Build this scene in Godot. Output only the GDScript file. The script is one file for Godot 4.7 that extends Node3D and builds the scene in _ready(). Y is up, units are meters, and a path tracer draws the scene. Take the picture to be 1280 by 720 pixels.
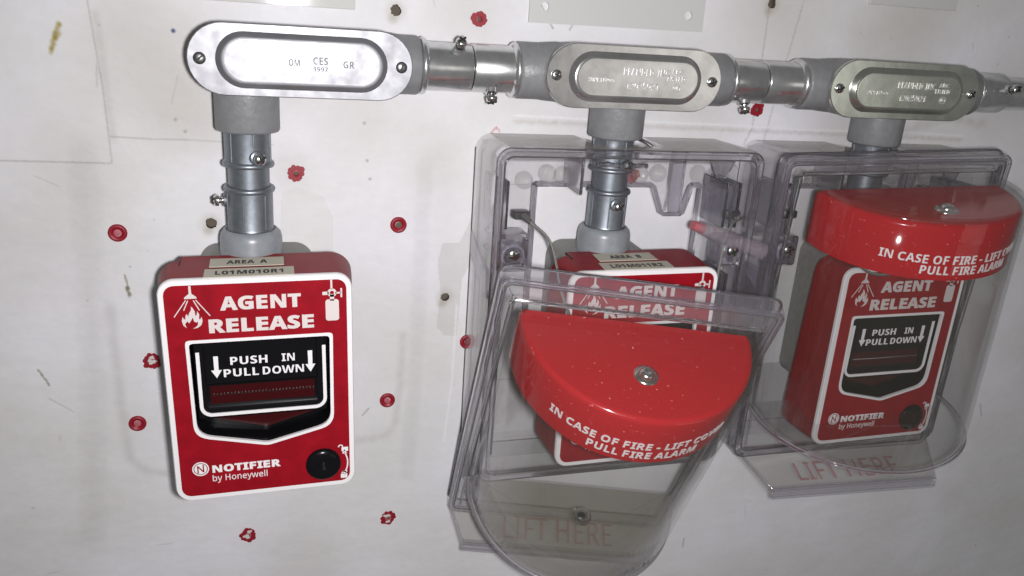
extends Node3D
# Three agent release pull stations under a run of grey conduit on a white painted wall.
# Shapes are drawn in millimetres (x right, y up, z out of the wall) and scaled by K.

const K := 0.001
var M := {}
var rng := RandomNumberGenerator.new()
var taken := {}
var bold: SystemFont
var plain: SystemFont
var heavy: FontVariation

func _ready() -> void:
	rng.seed = 7
	# ---- camera
	var cam := Camera3D.new()
	cam.name = "camera"
	cam.fov = 39.07
	cam.near = 0.01
	cam.far = 20.0
	cam.position = Vector3(9.26, 221.08, 528.17) * K
	cam.basis = Basis.from_euler(Vector3(deg_to_rad(-18.94), deg_to_rad(-17.13), deg_to_rad(4.03)), EULER_ORDER_YXZ)
	add_child(cam)
	cam.current = true
	# ---- surroundings: a dim indoor room, no sky and no sun
	var env := Environment.new()
	env.background_mode = Environment.BG_COLOR
	env.background_color = lin(0.305, 0.305, 0.30)
	env.background_energy_multiplier = 0.36
	env.tonemap_mode = Environment.TONE_MAPPER_LINEAR
	env.tonemap_exposure = 1.0
	env.sdfgi_enabled = true
	env.ssao_enabled = true
	env.ssil_enabled = true
	var we := WorldEnvironment.new()
	we.name = "surroundings"
	we.environment = env
	add_child(we)
	# ---- the phone's flash beside the lens
	var flash := SpotLight3D.new()
	flash.name = "flash"
	flash.position = Vector3(32.0, 214.0, 528.0) * K
	flash.basis = cam.basis
	flash.spot_angle = 68.0
	flash.spot_angle_attenuation = 1.0
	flash.light_color = Color(1.0, 0.99, 1.0)
	flash.light_energy = 0.29
	flash.light_size = 0.006
	flash.spot_range = 6.0
	flash.spot_attenuation = 2.0
	flash.shadow_enabled = true
	add_child(flash)
	# ---- added area light, unseen, filling in from behind and above
	var fill_light := AreaLight3D.new()
	fill_light.name = "added_overhead_fill"
	fill_light.area_size = Vector2(1.2, 0.35)
	fill_light.light_energy = 0.15
	fill_light.light_color = Color(0.99, 1.0, 0.97)
	fill_light.area_range = 8.0
	fill_light.shadow_enabled = true
	add_child(fill_light)
	fill_light.look_at_from_position(Vector3(-0.5, 1.3, 2.4), Vector3(0.3, 0.1, 0.0), Vector3(0, 1, 0.1))

	# added light, unseen, set there only to be mirrored in the metal covers
	var mirror_light := AreaLight3D.new()
	mirror_light.name = "added_mirror_light"
	mirror_light.area_size = Vector2(1.1, 0.7)
	mirror_light.light_energy = 0.2
	mirror_light.light_color = Color(1.0, 0.985, 0.96)
	mirror_light.area_range = 8.0
	mirror_light.shadow_enabled = true
	add_child(mirror_light)
	mirror_light.look_at_from_position(Vector3(1.62, 0.16, 2.4), Vector3(0.3, 0.15, 0.0))

	bold = SystemFont.new()
	bold.font_names = PackedStringArray(["Droid Sans"])
	bold.font_weight = 700
	heavy = FontVariation.new()
	heavy.base_font = bold
	heavy.variation_embolden = 0.9
	plain = SystemFont.new()
	plain.font_names = PackedStringArray(["Droid Sans"])
	make_materials()
	make_wall()
	make_wall_fittings()
	make_conduit_run()
	make_device_boxes()
	make_stations()
	make_covers()

# ------------------------------------------------------------------ helpers
func lin(r: float, g: float, b: float, a := 1.0) -> Color:
	var c := Color(r, g, b).linear_to_srgb()
	c.a = a
	return c

func numbered(called: String) -> String:
	var n: int = taken.get(called, -1) + 1
	taken[called] = n
	return called if n == 0 else "%s_%03d" % [called, n]

func thing(called: String, label: String, category: String, at := Vector3.ZERO, group := "") -> Node3D:
	var o := Node3D.new()
	o.name = numbered(called)
	o.position = at * K
	add_child(o)
	o.set_meta("label", label)
	o.set_meta("category", category)
	if group:
		o.set_meta("group", group)
	return o

func dup(src: Node3D, called: String, label: String, at: Vector3, group := "") -> Node3D:
	var o: Node3D = src.duplicate()
	o.name = numbered(called)
	add_child(o)
	o.position = at * K
	o.set_meta("label", label)
	if group:
		o.set_meta("group", group)
	return o

func begin() -> SurfaceTool:
	var s := SurfaceTool.new()
	s.begin(Mesh.PRIMITIVE_TRIANGLES)
	return s

func part(called: String, s: SurfaceTool, mat: Material, parent: Node, label := "") -> MeshInstance3D:
	s.generate_normals()
	var o := MeshInstance3D.new()
	o.name = called
	o.mesh = s.commit()
	o.material_override = mat
	parent.add_child(o, true)
	if label:
		o.set_meta("label", label)
	return o

func tri(s: SurfaceTool, a: Vector3, b: Vector3, c: Vector3, sm := -1) -> void:
	s.set_smooth_group(sm)
	s.add_vertex(a * K)
	s.set_smooth_group(sm)
	s.add_vertex(c * K)
	s.set_smooth_group(sm)
	s.add_vertex(b * K)

func quad(s: SurfaceTool, a: Vector3, b: Vector3, c: Vector3, d: Vector3, sm := -1) -> void:
	tri(s, a, b, c, sm)
	tri(s, a, c, d, sm)

func loft(s: SurfaceTool, rings: Array, sm := 1, closed := true) -> void:
	for i in rings.size() - 1:
		var p: PackedVector3Array = rings[i]
		var q: PackedVector3Array = rings[i + 1]
		var n := p.size()
		for j in (n if closed else n - 1):
			var k := (j + 1) % n
			tri(s, p[j], p[k], q[k], sm)
			tri(s, p[j], q[k], q[j], sm)

func cap(s: SurfaceTool, ring: PackedVector3Array, flip := false) -> void:
	var c := Vector3.ZERO
	for p in ring:
		c += p
	c /= ring.size()
	for j in ring.size():
		var k := (j + 1) % ring.size()
		if flip:
			tri(s, c, ring[k], ring[j], -1)
		else:
			tri(s, c, ring[j], ring[k], -1)

func ring_at(o: PackedVector2Array, z: float) -> PackedVector3Array:
	var r := PackedVector3Array()
	for p in o:
		r.append(Vector3(p.x, p.y, z))
	return r

func moved(r: PackedVector3Array, t: Transform3D) -> PackedVector3Array:
	var o := PackedVector3Array()
	for p in r:
		o.append(t * p)
	return o

func rr(w: float, h: float, r: float, n := 8, c := Vector2.ZERO) -> PackedVector2Array:
	var o := PackedVector2Array()
	r = maxf(r, 0.05)
	for k in 4:
		var cc := Vector2((w / 2 - r) * [1, -1, -1, 1][k], (h / 2 - r) * [1, 1, -1, -1][k])
		for i in n + 1:
			var a := PI / 2 * (k + float(i) / n)
			o.append(c + cc + Vector2(cos(a), sin(a)) * r)
	return o

func stadium(w: float, h: float, n := 16) -> PackedVector2Array:
	var o := PackedVector2Array()
	var r := h / 2
	for k in 2:
		var cx := (w / 2 - r) * (1 if k == 0 else -1)
		for i in n + 1:
			var a := -PI / 2 + PI * k + PI * i / n
			o.append(Vector2(cx + cos(a) * r, sin(a) * r))
	return o

# a convex plate whose outline comes from a rounded rectangle, with a bevelled front edge
func plate(s: SurfaceTool, w: float, h: float, r: float, z0: float, z1: float, b := 0.5, c := Vector2.ZERO, n := 8) -> void:
	var o := rr(w, h, r, n, c)
	var i := rr(w - 2 * b, h - 2 * b, r - b, n, c)
	loft(s, [ring_at(o, z0), ring_at(o, z1 - b)], 1)
	loft(s, [ring_at(o, z1 - b), ring_at(i, z1)], 2)
	cap(s, ring_at(i, z1))

func block(s: SurfaceTool, c: Vector3, size: Vector3, b := 0.4, t := Transform3D.IDENTITY) -> void:
	var o := rr(size.x, size.y, minf(b * 1.5, minf(size.x, size.y) * 0.45), 3)
	var i := rr(size.x - 2 * b, size.y - 2 * b, b * 0.6, 3)
	var h := size.z / 2
	var rs := []
	for e in [[i, -h], [o, -h + b], [o, h - b], [i, h]]:
		var r := PackedVector3Array()
		for p: Vector2 in e[0]:
			r.append(t * (Vector3(p.x, p.y, e[1]) + c))
		rs.append(r)
	for k in 3:
		loft(s, [rs[k], rs[k + 1]], k + 1)
	cap(s, rs[0], true)
	cap(s, rs[3])

func poly(s: SurfaceTool, pts: PackedVector2Array, z0: float, z1: float, t := Transform3D.IDENTITY) -> void:
	if Geometry2D.is_polygon_clockwise(pts):
		pts = pts.duplicate()
		pts.reverse()
	var idx := Geometry2D.triangulate_polygon(pts)
	for k in range(0, idx.size(), 3):
		var a := pts[idx[k]]
		var b := pts[idx[k + 1]]
		var c := pts[idx[k + 2]]
		if (b - a).cross(c - a) < 0:
			var d := b
			b = c
			c = d
		tri(s, t * Vector3(a.x, a.y, z1), t * Vector3(b.x, b.y, z1), t * Vector3(c.x, c.y, z1), -1)
		tri(s, t * Vector3(a.x, a.y, z0), t * Vector3(c.x, c.y, z0), t * Vector3(b.x, b.y, z0), -1)
	var n := pts.size()
	for k in n:
		var a := pts[k]
		var b := pts[(k + 1) % n]
		quad(s, t * Vector3(a.x, a.y, z0), t * Vector3(b.x, b.y, z0), t * Vector3(b.x, b.y, z1), t * Vector3(a.x, a.y, z1))

# profile points are (radius, height along the axis); breaks between segments stay crisp unless soft
func lathe(s: SurfaceTool, prof: Array, t: Transform3D, seg := 28, soft := false) -> void:
	for i in prof.size() - 1:
		var rs := []
		for e in [prof[i], prof[i + 1]]:
			var r := PackedVector3Array()
			for j in seg:
				var a := TAU * j / seg
				r.append(t * Vector3(cos(a) * e.x, sin(a) * e.x, e.y))
			rs.append(r)
		loft(s, rs, 1 if soft else i + 1)

# a frame whose z axis points along dir
func along(at: Vector3, dir: Vector3, up := Vector3(0, 1, 0.001)) -> Transform3D:
	var z := dir.normalized()
	var x := up.cross(z).normalized()
	if x.length() < 0.5:
		x = Vector3(1, 0, 0)
	return Transform3D(Basis(x, z.cross(x), z), at)

func tube(s: SurfaceTool, pts: PackedVector3Array, r0: float, r1: float, seg := 10) -> void:
	var rs := []
	var up := Vector3(0.13, 0.21, 0.97)
	for i in pts.size():
		var d := (pts[mini(i + 1, pts.size() - 1)] - pts[maxi(i - 1, 0)]).normalized()
		var x := up.cross(d).normalized()
		var y := d.cross(x)
		var r := lerpf(r0, r1, float(i) / (pts.size() - 1))
		var ring := PackedVector3Array()
		for j in seg:
			var a := TAU * j / seg
			ring.append(pts[i] + (x * cos(a) + y * sin(a)) * r)
		rs.append(ring)
	loft(s, rs, 1)
	cap(s, rs[0], true)
	cap(s, rs[-1])

func curve(ctrl: Array, n := 24) -> PackedVector3Array:
	var c := Curve3D.new()
	for i in ctrl.size():
		var a: Vector3 = ctrl[maxi(i - 1, 0)]
		var b: Vector3 = ctrl[mini(i + 1, ctrl.size() - 1)]
		c.add_point(ctrl[i], -(b - a) / 6, (b - a) / 6)
	var o := PackedVector3Array()
	var l := c.get_baked_length()
	for i in n + 1:
		o.append(c.sample_baked(l * i / n, true))
	return o

# lettering as triangles in a box w by h centred on nothing: x from 0, y from 0
var letter_cache := {}
func letters(txt: String, w: float, h: float, font: Font, depth := 0.25) -> PackedVector3Array:
	var tm := TextMesh.new()
	tm.text = txt
	tm.font = font
	tm.font_size = 48
	tm.pixel_size = 0.02
	tm.depth = 0.1
	tm.curve_step = 1.0
	var arr := tm.get_mesh_arrays()
	var v: PackedVector3Array = arr[Mesh.ARRAY_VERTEX]
	var idx: PackedInt32Array = arr[Mesh.ARRAY_INDEX]
	var lo := Vector3(1e9, 1e9, 1e9)
	var hi := -lo
	for p in v:
		lo = lo.min(p)
		hi = hi.max(p)
	var o := PackedVector3Array()
	for i in idx:
		var p := v[i] - lo
		o.append(Vector3(p.x / (hi.x - lo.x) * w, p.y / (hi.y - lo.y) * h, p.z / (hi.z - lo.z) * depth))
	return o

func put_letters(s: SurfaceTool, tris: PackedVector3Array, t: Transform3D) -> void:
	s.set_smooth_group(-1)
	for p in tris:
		s.set_smooth_group(-1)
		s.add_vertex((t * p) * K)

func write(called: String, txt: String, x: float, y: float, z: float, w: float, h: float, mat: Material, parent: Node, font: Font = null) -> MeshInstance3D:
	var s := begin()
	put_letters(s, letters(txt, w, h, font if font else bold), Transform3D(Basis.IDENTITY, Vector3(x, y, z)))
	return part(called, s, mat, parent)

func noise(f: float, sd: int, octaves := 3) -> FastNoiseLite:
	var n := FastNoiseLite.new()
	n.noise_type = FastNoiseLite.TYPE_SIMPLEX_SMOOTH
	n.frequency = f
	n.seed = sd
	n.fractal_octaves = octaves
	return n

func noise_map(f: float, sd: int, lo: float, hi: float, size := 512, oct := 4) -> ImageTexture:
	var im := noise(f, sd, oct).get_seamless_image(size, size)
	im.convert(Image.FORMAT_RGB8)
	var b := im.get_data()
	for i in b.size():
		b[i] = int(clampf((lo + (hi - lo) * b[i] / 255.0) * 255.0, 0, 255))
	return ImageTexture.create_from_image(Image.create_from_data(size, size, false, Image.FORMAT_RGB8, b))

func mat(called: String, c: Color, rough: float, metal := 0.0, spec := 0.5) -> StandardMaterial3D:
	var m := StandardMaterial3D.new()
	m.resource_name = called
	m.albedo_color = c
	m.roughness = rough
	m.metallic = metal
	m.metallic_specular = spec
	m.cull_mode = BaseMaterial3D.CULL_DISABLED
	M[called] = m
	return m

func planar(m: StandardMaterial3D, scale: float) -> void:
	m.uv1_triplanar = true
	m.uv1_scale = Vector3.ONE * scale

func clear(called: String, c: Color, a: float, rough := 0.07) -> StandardMaterial3D:
	c.a = a
	var m := mat(called, c, rough)
	m.transparency = BaseMaterial3D.TRANSPARENCY_ALPHA
	return m

# ------------------------------------------------------------------ materials
func make_materials() -> void:
	var fine := noise_map(0.02, 3, 0.75, 1.0)
	var soft := noise_map(0.008, 9, 0.86, 1.0, 512, 5)
	var coarse := noise_map(0.01, 5, 0.0, 1.0)
	var grime := noise_map(0.012, 11, 0.88, 1.0, 512, 5)
	var bump := noise_map(0.03, 21, 0.0, 1.0, 512, 3)
	var grey := mat("grey_paint", lin(0.24, 0.245, 0.25), 0.42)
	grey.albedo_texture = grime
	grey.heightmap_enabled = true
	grey.heightmap_texture = bump
	grey.heightmap_scale = 0.02
	planar(grey, 18.0)
	var hub := mat("light_grey_paint", lin(0.27, 0.29, 0.31), 0.33)
	hub.albedo_texture = grime
	planar(hub, 18.0)
	var box := mat("olive_grey_paint", lin(0.25, 0.25, 0.23), 0.5)
	box.albedo_texture = grime
	planar(box, 18.0)
	for e in [["bright_aluminium", lin(0.38, 0.38, 0.40), 0.54], ["pale_aluminium", lin(0.84, 0.83, 0.82), 0.2], ["green_reflection_aluminium", lin(0.74, 0.77, 0.69), 0.2]]:  # near-neutral middle plate; the right plate's green paints in a room reflection
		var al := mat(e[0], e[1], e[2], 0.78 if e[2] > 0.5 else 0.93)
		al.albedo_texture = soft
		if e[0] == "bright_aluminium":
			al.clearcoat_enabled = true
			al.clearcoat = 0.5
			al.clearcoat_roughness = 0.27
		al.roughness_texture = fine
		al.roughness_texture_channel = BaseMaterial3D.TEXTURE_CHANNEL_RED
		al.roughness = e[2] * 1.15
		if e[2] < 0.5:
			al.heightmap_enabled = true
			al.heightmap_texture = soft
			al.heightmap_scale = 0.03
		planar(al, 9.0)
	var zinc := mat("die_cast_zinc", lin(0.29, 0.32, 0.35), 0.42, 0.8)
	zinc.albedo_texture = grime
	zinc.roughness_texture = fine
	var wear := noise_map(0.05, 41, 0.55, 1.0, 512, 4)
	zinc.roughness_texture = wear
	zinc.roughness = 0.55
	planar(zinc, 26.0)
	var steel := mat("plated_steel", lin(0.80, 0.81, 0.81), 0.26, 0.9)
	steel.albedo_texture = grime
	steel.roughness_texture = soft
	steel.roughness = 0.25
	planar(steel, 20.0)
	mat("cable_steel", lin(0.22, 0.215, 0.2), 0.5, 0.7)
	mat("bright_steel", lin(0.74, 0.74, 0.72), 0.2, 1.0)
	mat("dark_steel", lin(0.2, 0.2, 0.2), 0.35, 0.9)
	mat("slot_black", lin(0.012, 0.012, 0.013), 0.6)
	var red := mat("red_housing", lin(0.27, 0.012, 0.017), 0.45, 0.0, 0.4)
	red.albedo_texture = grime
	planar(red, 9.0)
	mat("red_panel", lin(0.33, 0.007, 0.016), 0.42, 0.0, 0.26)
	for q in ["red_panel", "white_print", "dull_white_print"]:
		if M.has(q):
			M[q].albedo_texture = soft
			planar(M[q], 14.0)
	mat("white_print", lin(0.82, 0.8, 0.8), 0.42)
	mat("dull_white_print", lin(0.66, 0.6, 0.58), 0.5)
	mat("black_gloss", lin(0.006, 0.006, 0.007), 0.2, 0.0, 0.3)
	mat("ridge_gloss", lin(0.05, 0.035, 0.035), 0.16, 0.3, 0.8)
	mat("black_matt", lin(0.012, 0.012, 0.013), 0.5)
	mat("dark_red_gloss", lin(0.04, 0.003, 0.004), 0.18, 0.0, 0.4)
	mat("tape_beige", lin(0.5, 0.47, 0.38), 0.5)
	mat("tape_ink", lin(0.02, 0.02, 0.02), 0.5)
	# glossy red of the sounder hoods, with specks of white dust
	var im := Image.create(1024, 1024, false, Image.FORMAT_RGB8)
	im.fill(Color(1, 1, 1))
	var hood := mat("red_hood", lin(0.43, 0.002, 0.010), 0.22, 0.0, 0.22)
	var rg := RandomNumberGenerator.new()
	rg.seed = 4
	im.fill(hood.albedo_color)
	for k in 300:
		var x := rg.randi_range(2, 1020)
		var y := rg.randi_range(2, 1020)
		var c: Color = hood.albedo_color.lerp(Color(1, 0.8, 0.8), rg.randf_range(0.25, 0.9))
		im.fill_rect(Rect2i(x, y, rg.randi_range(2, 7), rg.randi_range(2, 6)), c)
	hood.albedo_color = Color.WHITE
	hood.albedo_texture = ImageTexture.create_from_image(im)
	hood.roughness_texture = fine
	hood.roughness = 0.26
	planar(hood, 7.0)
	hood.clearcoat_enabled = true
	hood.clearcoat = 0.18
	hood.clearcoat_roughness = 0.12
	mat("red_anchor", lin(0.27, 0.006, 0.018), 0.45)
	mat("red_anchor_pale", lin(0.42, 0.12, 0.14), 0.6)
	mat("grey_plastic", lin(0.57, 0.57, 0.55), 0.4)
	mat("cast_letter", lin(0.62, 0.62, 0.60), 0.5, 0.5)
	mat("worn_mark", lin(0.2, 0.2, 0.2), 0.6)
	mat("glossy_plastic", lin(0.60, 0.60, 0.57), 0.06, 0.0, 0.4)
	var rl := mat("red_letter", lin(0.36, 0.03, 0.04), 0.5)
	rl.albedo_color.a = 0.25
	rl.transparency = BaseMaterial3D.TRANSPARENCY_ALPHA
	clear("clear_wall", lin(0.50, 0.48, 0.50), 0.10)
	clear("clear_dome", lin(0.13, 0.12, 0.095), 0.085, 0.06).metallic_specular = 0.38
	clear("clear_flange", lin(0.36, 0.34, 0.39), 0.10)
	clear("dark_edge_reflection", lin(0.10, 0.095, 0.10), 0.62, 0.1)  # dark tone stands in for internal reflection along clear edges
	clear("clear_edge", lin(0.34, 0.32, 0.37), 0.30)
	clear("clear_thick", lin(0.42, 0.39, 0.50), 0.30)
	clear("clear_rim", lin(0.36, 0.34, 0.40), 0.22)
	clear("clear_tab", lin(0.36, 0.35, 0.28), 0.07)
	for e in [["settled_dust", lin(0.30, 0.265, 0.15), 0.26], ["dusty_top", lin(0.58, 0.54, 0.49), 0.30]]:
		var du := mat(e[0], e[1], 0.8)
		du.albedo_color.a = e[2]
		du.transparency = BaseMaterial3D.TRANSPARENCY_ALPHA
	for e in [["moulded_edge", lin(0.92, 0.905, 0.955)], ["moulded_clear", lin(0.95, 0.95, 0.96)]]:
		var mo := mat(e[0], e[1], 0.06)
		mo.albedo_color.a = 0.03
		mo.transparency = BaseMaterial3D.TRANSPARENCY_ALPHA
		mo.refraction_enabled = true
		mo.refraction_scale = 0.05
	clear("rod_plastic", lin(0.42, 0.36, 0.40), 0.3, 0.12)

# ------------------------------------------------------------------ the wall
const WX := -300.0
const WY := 330.0
const WW := 1200.0
const WH := 700.0
const TW := 2048
const TH := 1195
var wall_img: Image

func dab(x: float, y: float, r: float, c: Color, k: float) -> void:
	var px := (x - WX) / WW * TW
	var py := (WY - y) / WH * TH
	var pr := r / WW * TW
	for j in range(maxi(0, int(py - pr)), mini(TH, int(py + pr) + 2)):
		for i in range(maxi(0, int(px - pr)), mini(TW, int(px + pr) + 2)):
			var d := Vector2(i + 0.5 - px, j + 0.5 - py).length() / pr
			if d < 1.0:
				var w := k * (1.0 - d * d) * (1.0 - d * d)
				wall_img.set_pixel(i, j, wall_img.get_pixel(i, j).lerp(c, w))

func streak(pts: Array, r: float, c: Color, k: float, wob := 0.0) -> void:
	for i in pts.size() - 1:
		var a: Vector2 = pts[i]
		var b: Vector2 = pts[i + 1]
		var n := maxi(1, int(a.distance_to(b) / (r * 0.28)))
		for j in n:
			var p := a.lerp(b, float(j) / n) + Vector2(rng.randf_range(-wob, wob), rng.randf_range(-wob, wob))
			dab(p.x, p.y, r * rng.randf_range(0.8, 1.2), c, k * 0.5 * rng.randf_range(0.5, 1.0))

func patch(o: PackedVector2Array, c: Color, k: float) -> void:
	var lo := Vector2(1e9, 1e9)
	var hi := -lo
	for p in o:
		lo = lo.min(p)
		hi = hi.max(p)
	var step := WW / TW
	var y := lo.y
	while y < hi.y:
		var x := lo.x
		while x < hi.x:
			if Geometry2D.is_point_in_polygon(Vector2(x, y), o):
				var i := int((x - WX) / WW * TW)
				var j := int((WY - y) / WH * TH)
				if i >= 0 and j >= 0 and i < TW and j < TH:
					wall_img.set_pixel(i, j, wall_img.get_pixel(i, j).lerp(c, k))
			x += step
		y += step

func make_wall() -> void:
	var base := noise(0.004, 31, 4).get_image(TW, TH)
	var grain := noise(0.06, 32, 3).get_image(TW, TH)
	base.convert(Image.FORMAT_L8)
	grain.convert(Image.FORMAT_L8)
	var nb := base.get_data()
	var ng := grain.get_data()
	var px := PackedByteArray()
	px.resize(TW * TH * 3)
	for i in TW * TH:
		var v: int = 221 + ((nb[i] - 128) >> 4) + ((ng[i] - 128) >> 6)
		px[3 * i] = v
		px[3 * i + 1] = v - 1
		px[3 * i + 2] = v + 1 + ((nb[i] - 128) >> 5)
	wall_img = Image.create_from_data(TW, TH, false, Image.FORMAT_RGB8, px)
	var dirt := Color(0.66, 0.63, 0.58)
	var pale := Color(0.95, 0.95, 0.95)
	var line := Color(0.5, 0.49, 0.47)
	# dirty beige film above and beside the conduit
	for e in [[-60, 185, 55, 0.25], [-40, 150, 40, 0.3], [60, 150, 45, 0.16], [130, 215, 40, 0.2], [-100, 120, 60, 0.16], [20, 115, 22, 0.18], [350, 235, 70, 0.3], [470, 235, 60, 0.3], [560, 180, 50, 0.2], [310, 160, 40, 0.2], [420, 160, 40, 0.16], [-130, 60, 60, 0.12]]:
		dab(e[0], e[1], e[2], dirt, e[3])
	for k in 40:
		dab(rng.randf_range(-180, 700), rng.randf_range(-250, 260), rng.randf_range(12, 45), dirt if k % 3 else pale, rng.randf_range(0.04, 0.13))
	# sheet seams and pencil lines at the upper left
	streak([Vector2(-88, 212), Vector2(-84, 160), Vector2(-83, 118)], 0.7, line, 0.22, 0.3)
	streak([Vector2(-160, 119), Vector2(-120, 118.5), Vector2(-83, 118)], 0.7, line, 0.3, 0.2)
	streak([Vector2(-83, 134), Vector2(-60, 133), Vector2(-38, 133)], 0.7, line, 0.26, 0.2)
	streak([Vector2(-84, 205), Vector2(-81, 130)], 3.0, dirt, 0.12, 1.0)
	streak([Vector2(-38, 133), Vector2(10, 131)], 0.6, line, 0.2, 0.3)
	streak([Vector2(345, 240), Vector2(347, 150), Vector2(342, 138)], 0.8, line, 0.25, 0.6)
	streak([Vector2(372, 240), Vector2(362, 170), Vector2(356, 120)], 0.8, line, 0.2, 0.6)
	streak([Vector2(165, 154), Vector2(215, 153), Vector2(330, 152), Vector2(400, 150), Vector2(480, 151), Vector2(540, 149)], 1.2, pale, 0.5, 0.4)
	streak([Vector2(165, 150), Vector2(330, 148.5), Vector2(540, 146)], 2.2, dirt, 0.2, 0.8)
	streak([Vector2(480, 150), Vector2(520, 163), Vector2(560, 158)], 5, dirt, 0.15, 2)
	# outline of an older, larger box round the left station
	var ghost := Color(0.62, 0.60, 0.57)
	streak([Vector2(94, 0), Vector2(93, -40), Vector2(90, -72), Vector2(82, -81), Vector2(60, -84)], 4.0, ghost, 0.1, 0.8)
	streak([Vector2(-92, 30), Vector2(-91, -40), Vector2(-89, -84), Vector2(-78, -95), Vector2(-62, -97)], 4.5, ghost, 0.12, 0.8)
	streak([Vector2(-98, 130), Vector2(-104, 0), Vector2(-118, -150)], 9.0, ghost, 0.05, 1.0)
	streak([Vector2(-75, 60), Vector2(-76, -70)], 6.0, pale, 0.1, 1.0)
	streak([Vector2(106, 120), Vector2(104, -20), Vector2(100, -120)], 6.0, dirt, 0.04, 1.0)
	patch(PackedVector2Array([Vector2(24, 104), Vector2(40, 98), Vector2(46, 84), Vector2(46, 60), Vector2(12, 62), Vector2(14, 100)]), Color(0.80, 0.79, 0.76), 0.3)
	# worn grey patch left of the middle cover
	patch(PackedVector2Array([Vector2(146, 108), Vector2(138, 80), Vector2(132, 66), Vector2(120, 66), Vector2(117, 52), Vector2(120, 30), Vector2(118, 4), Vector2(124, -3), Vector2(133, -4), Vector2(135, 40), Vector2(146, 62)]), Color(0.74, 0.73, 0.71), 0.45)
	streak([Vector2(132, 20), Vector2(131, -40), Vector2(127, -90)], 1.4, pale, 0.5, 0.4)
	# yellow glue stain, ink dot, scrapes and specks
	streak([Vector2(-103, 197), Vector2(-106, 190), Vector2(-108, 184), Vector2(-109, 180)], 1.8, Color(0.52, 0.44, 0.12), 0.6, 0.8)
	streak([Vector2(-104, 192), Vector2(-107, 187)], 2.2, Color(0.55, 0.47, 0.16), 0.5, 0.6)
	dab(-44, 196, 1.8, Color(0.1, 0.12, 0.35), 0.9)
	streak([Vector2(-81, 40), Vector2(-80, 33)], 1.5, Color(0.34, 0.32, 0.2), 0.7, 0.5)
	streak([Vector2(-82, 48), Vector2(-80, 38)], 0.8, Color(0.45, 0.42, 0.3), 0.6, 0.4)
	streak([Vector2(-137, -14), Vector2(-133, -22), Vector2(-131.5, -26)], 0.9, Color(0.34, 0.34, 0.24), 0.5, 0.3)
	for e in [[-18, 162], [-46, 145], [-41, 138], [-20, 120], [12, 160], [66, 146], [68, 122], [70, 110]]:
		dab(e[0], e[1], 1.6, Color(0.45, 0.42, 0.4), 0.45)
	for k in 70:
		dab(rng.randf_range(-200, 700), rng.randf_range(-260, 250), rng.randf_range(0.6, 1.5), Color(0.42, 0.4, 0.38), rng.randf_range(0.1, 0.5))
	for k in 26:
		var p := Vector2(rng.randf_range(-180, 650), rng.randf_range(-220, 240))
		streak([p, p + Vector2(rng.randf_range(-14, 14), rng.randf_range(-20, 20))], 0.6, line, rng.randf_range(0.08, 0.25), 0.3)
	for e in [[66, -63, 5, 6], [345, -215, 0, 10], [640, -110, -6, 14], [560, 130, -4, 8], [176, 228, 12, -18], [205, 222, -6, -12]]:
		streak([Vector2(e[0], e[1]), Vector2(e[0] + e[2], e[1] + e[3])], 0.8, Color(0.45, 0.44, 0.42), 0.4, 0.4)
	streak([Vector2(150, 142), Vector2(153, 146), Vector2(156, 143)], 0.7, Color(0.7, 0.25, 0.3), 0.5, 0.5)
	# filler rings and grey smudges round the bare holes
	for h in [[84.8, 215.4], [-29.1, 80.7], [123.1, 26.3], [346.9, 236.3]]:
		dab(h[0], h[1], 9, Color(0.6, 0.57, 0.5), 0.35)
		dab(h[0] - 2, h[1] - 5, 5, Color(0.55, 0.5, 0.42), 0.3)
	var wm := mat("wall_paint", Color.WHITE, 0.55, 0.0, 0.4)
	wm.albedo_texture = ImageTexture.create_from_image(wall_img)
	wm.uv1_triplanar = true
	wm.uv1_world_triplanar = true
	wm.uv1_scale = Vector3(1.0 / (WW * K), 1.0 / (WH * K), 1.0)
	wm.uv1_offset = Vector3(-WX / WW, -WY / WH, 0)
	wm.uv1_triplanar_sharpness = 8.0
	wm.heightmap_enabled = true
	var hm := noise(0.03, 77, 5).get_seamless_image(1024, 1024)
	wm.heightmap_texture = ImageTexture.create_from_image(hm)
	wm.heightmap_scale = 0.045
	var wall := CSGBox3D.new()
	wall.name = "wall"
	wall.size = Vector3(2.4, 1.8, 0.03)
	wall.position = Vector3(0.3, 0.0, -0.015)
	wall.material = wm
	var inner := mat("hole_plaster", lin(0.12, 0.1, 0.075), 0.9)
	var k := 0
	for h in [[84.8, 215.4, 3.4], [-29.1, 80.7, 3.6], [123.1, 26.3, 3.1], [346.9, 236.3, 3.2]]:
		var c := CSGPolygon3D.new()
		var o := PackedVector2Array()
		for i in 26:
			var a := TAU * i / 26
			o.append(Vector2(cos(a), sin(a)) * h[2] * rng.randf_range(0.82, 1.1) * K)
		c.polygon = o
		c.depth = 0.0075
		c.operation = CSGShape3D.OPERATION_SUBTRACTION
		c.name = "bore_%d" % k
		k += 1
		c.material = inner
		c.position = Vector3(h[0] * K, h[1] * K, 0.021) - wall.position
		c.position.z = 0.018
		wall.add_child(c)
	add_child(wall)
	wall.set_meta("kind", "structure")
	wall.set_meta("label", "white painted wall with old screw holes, scuffs and dust outlines")

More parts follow.
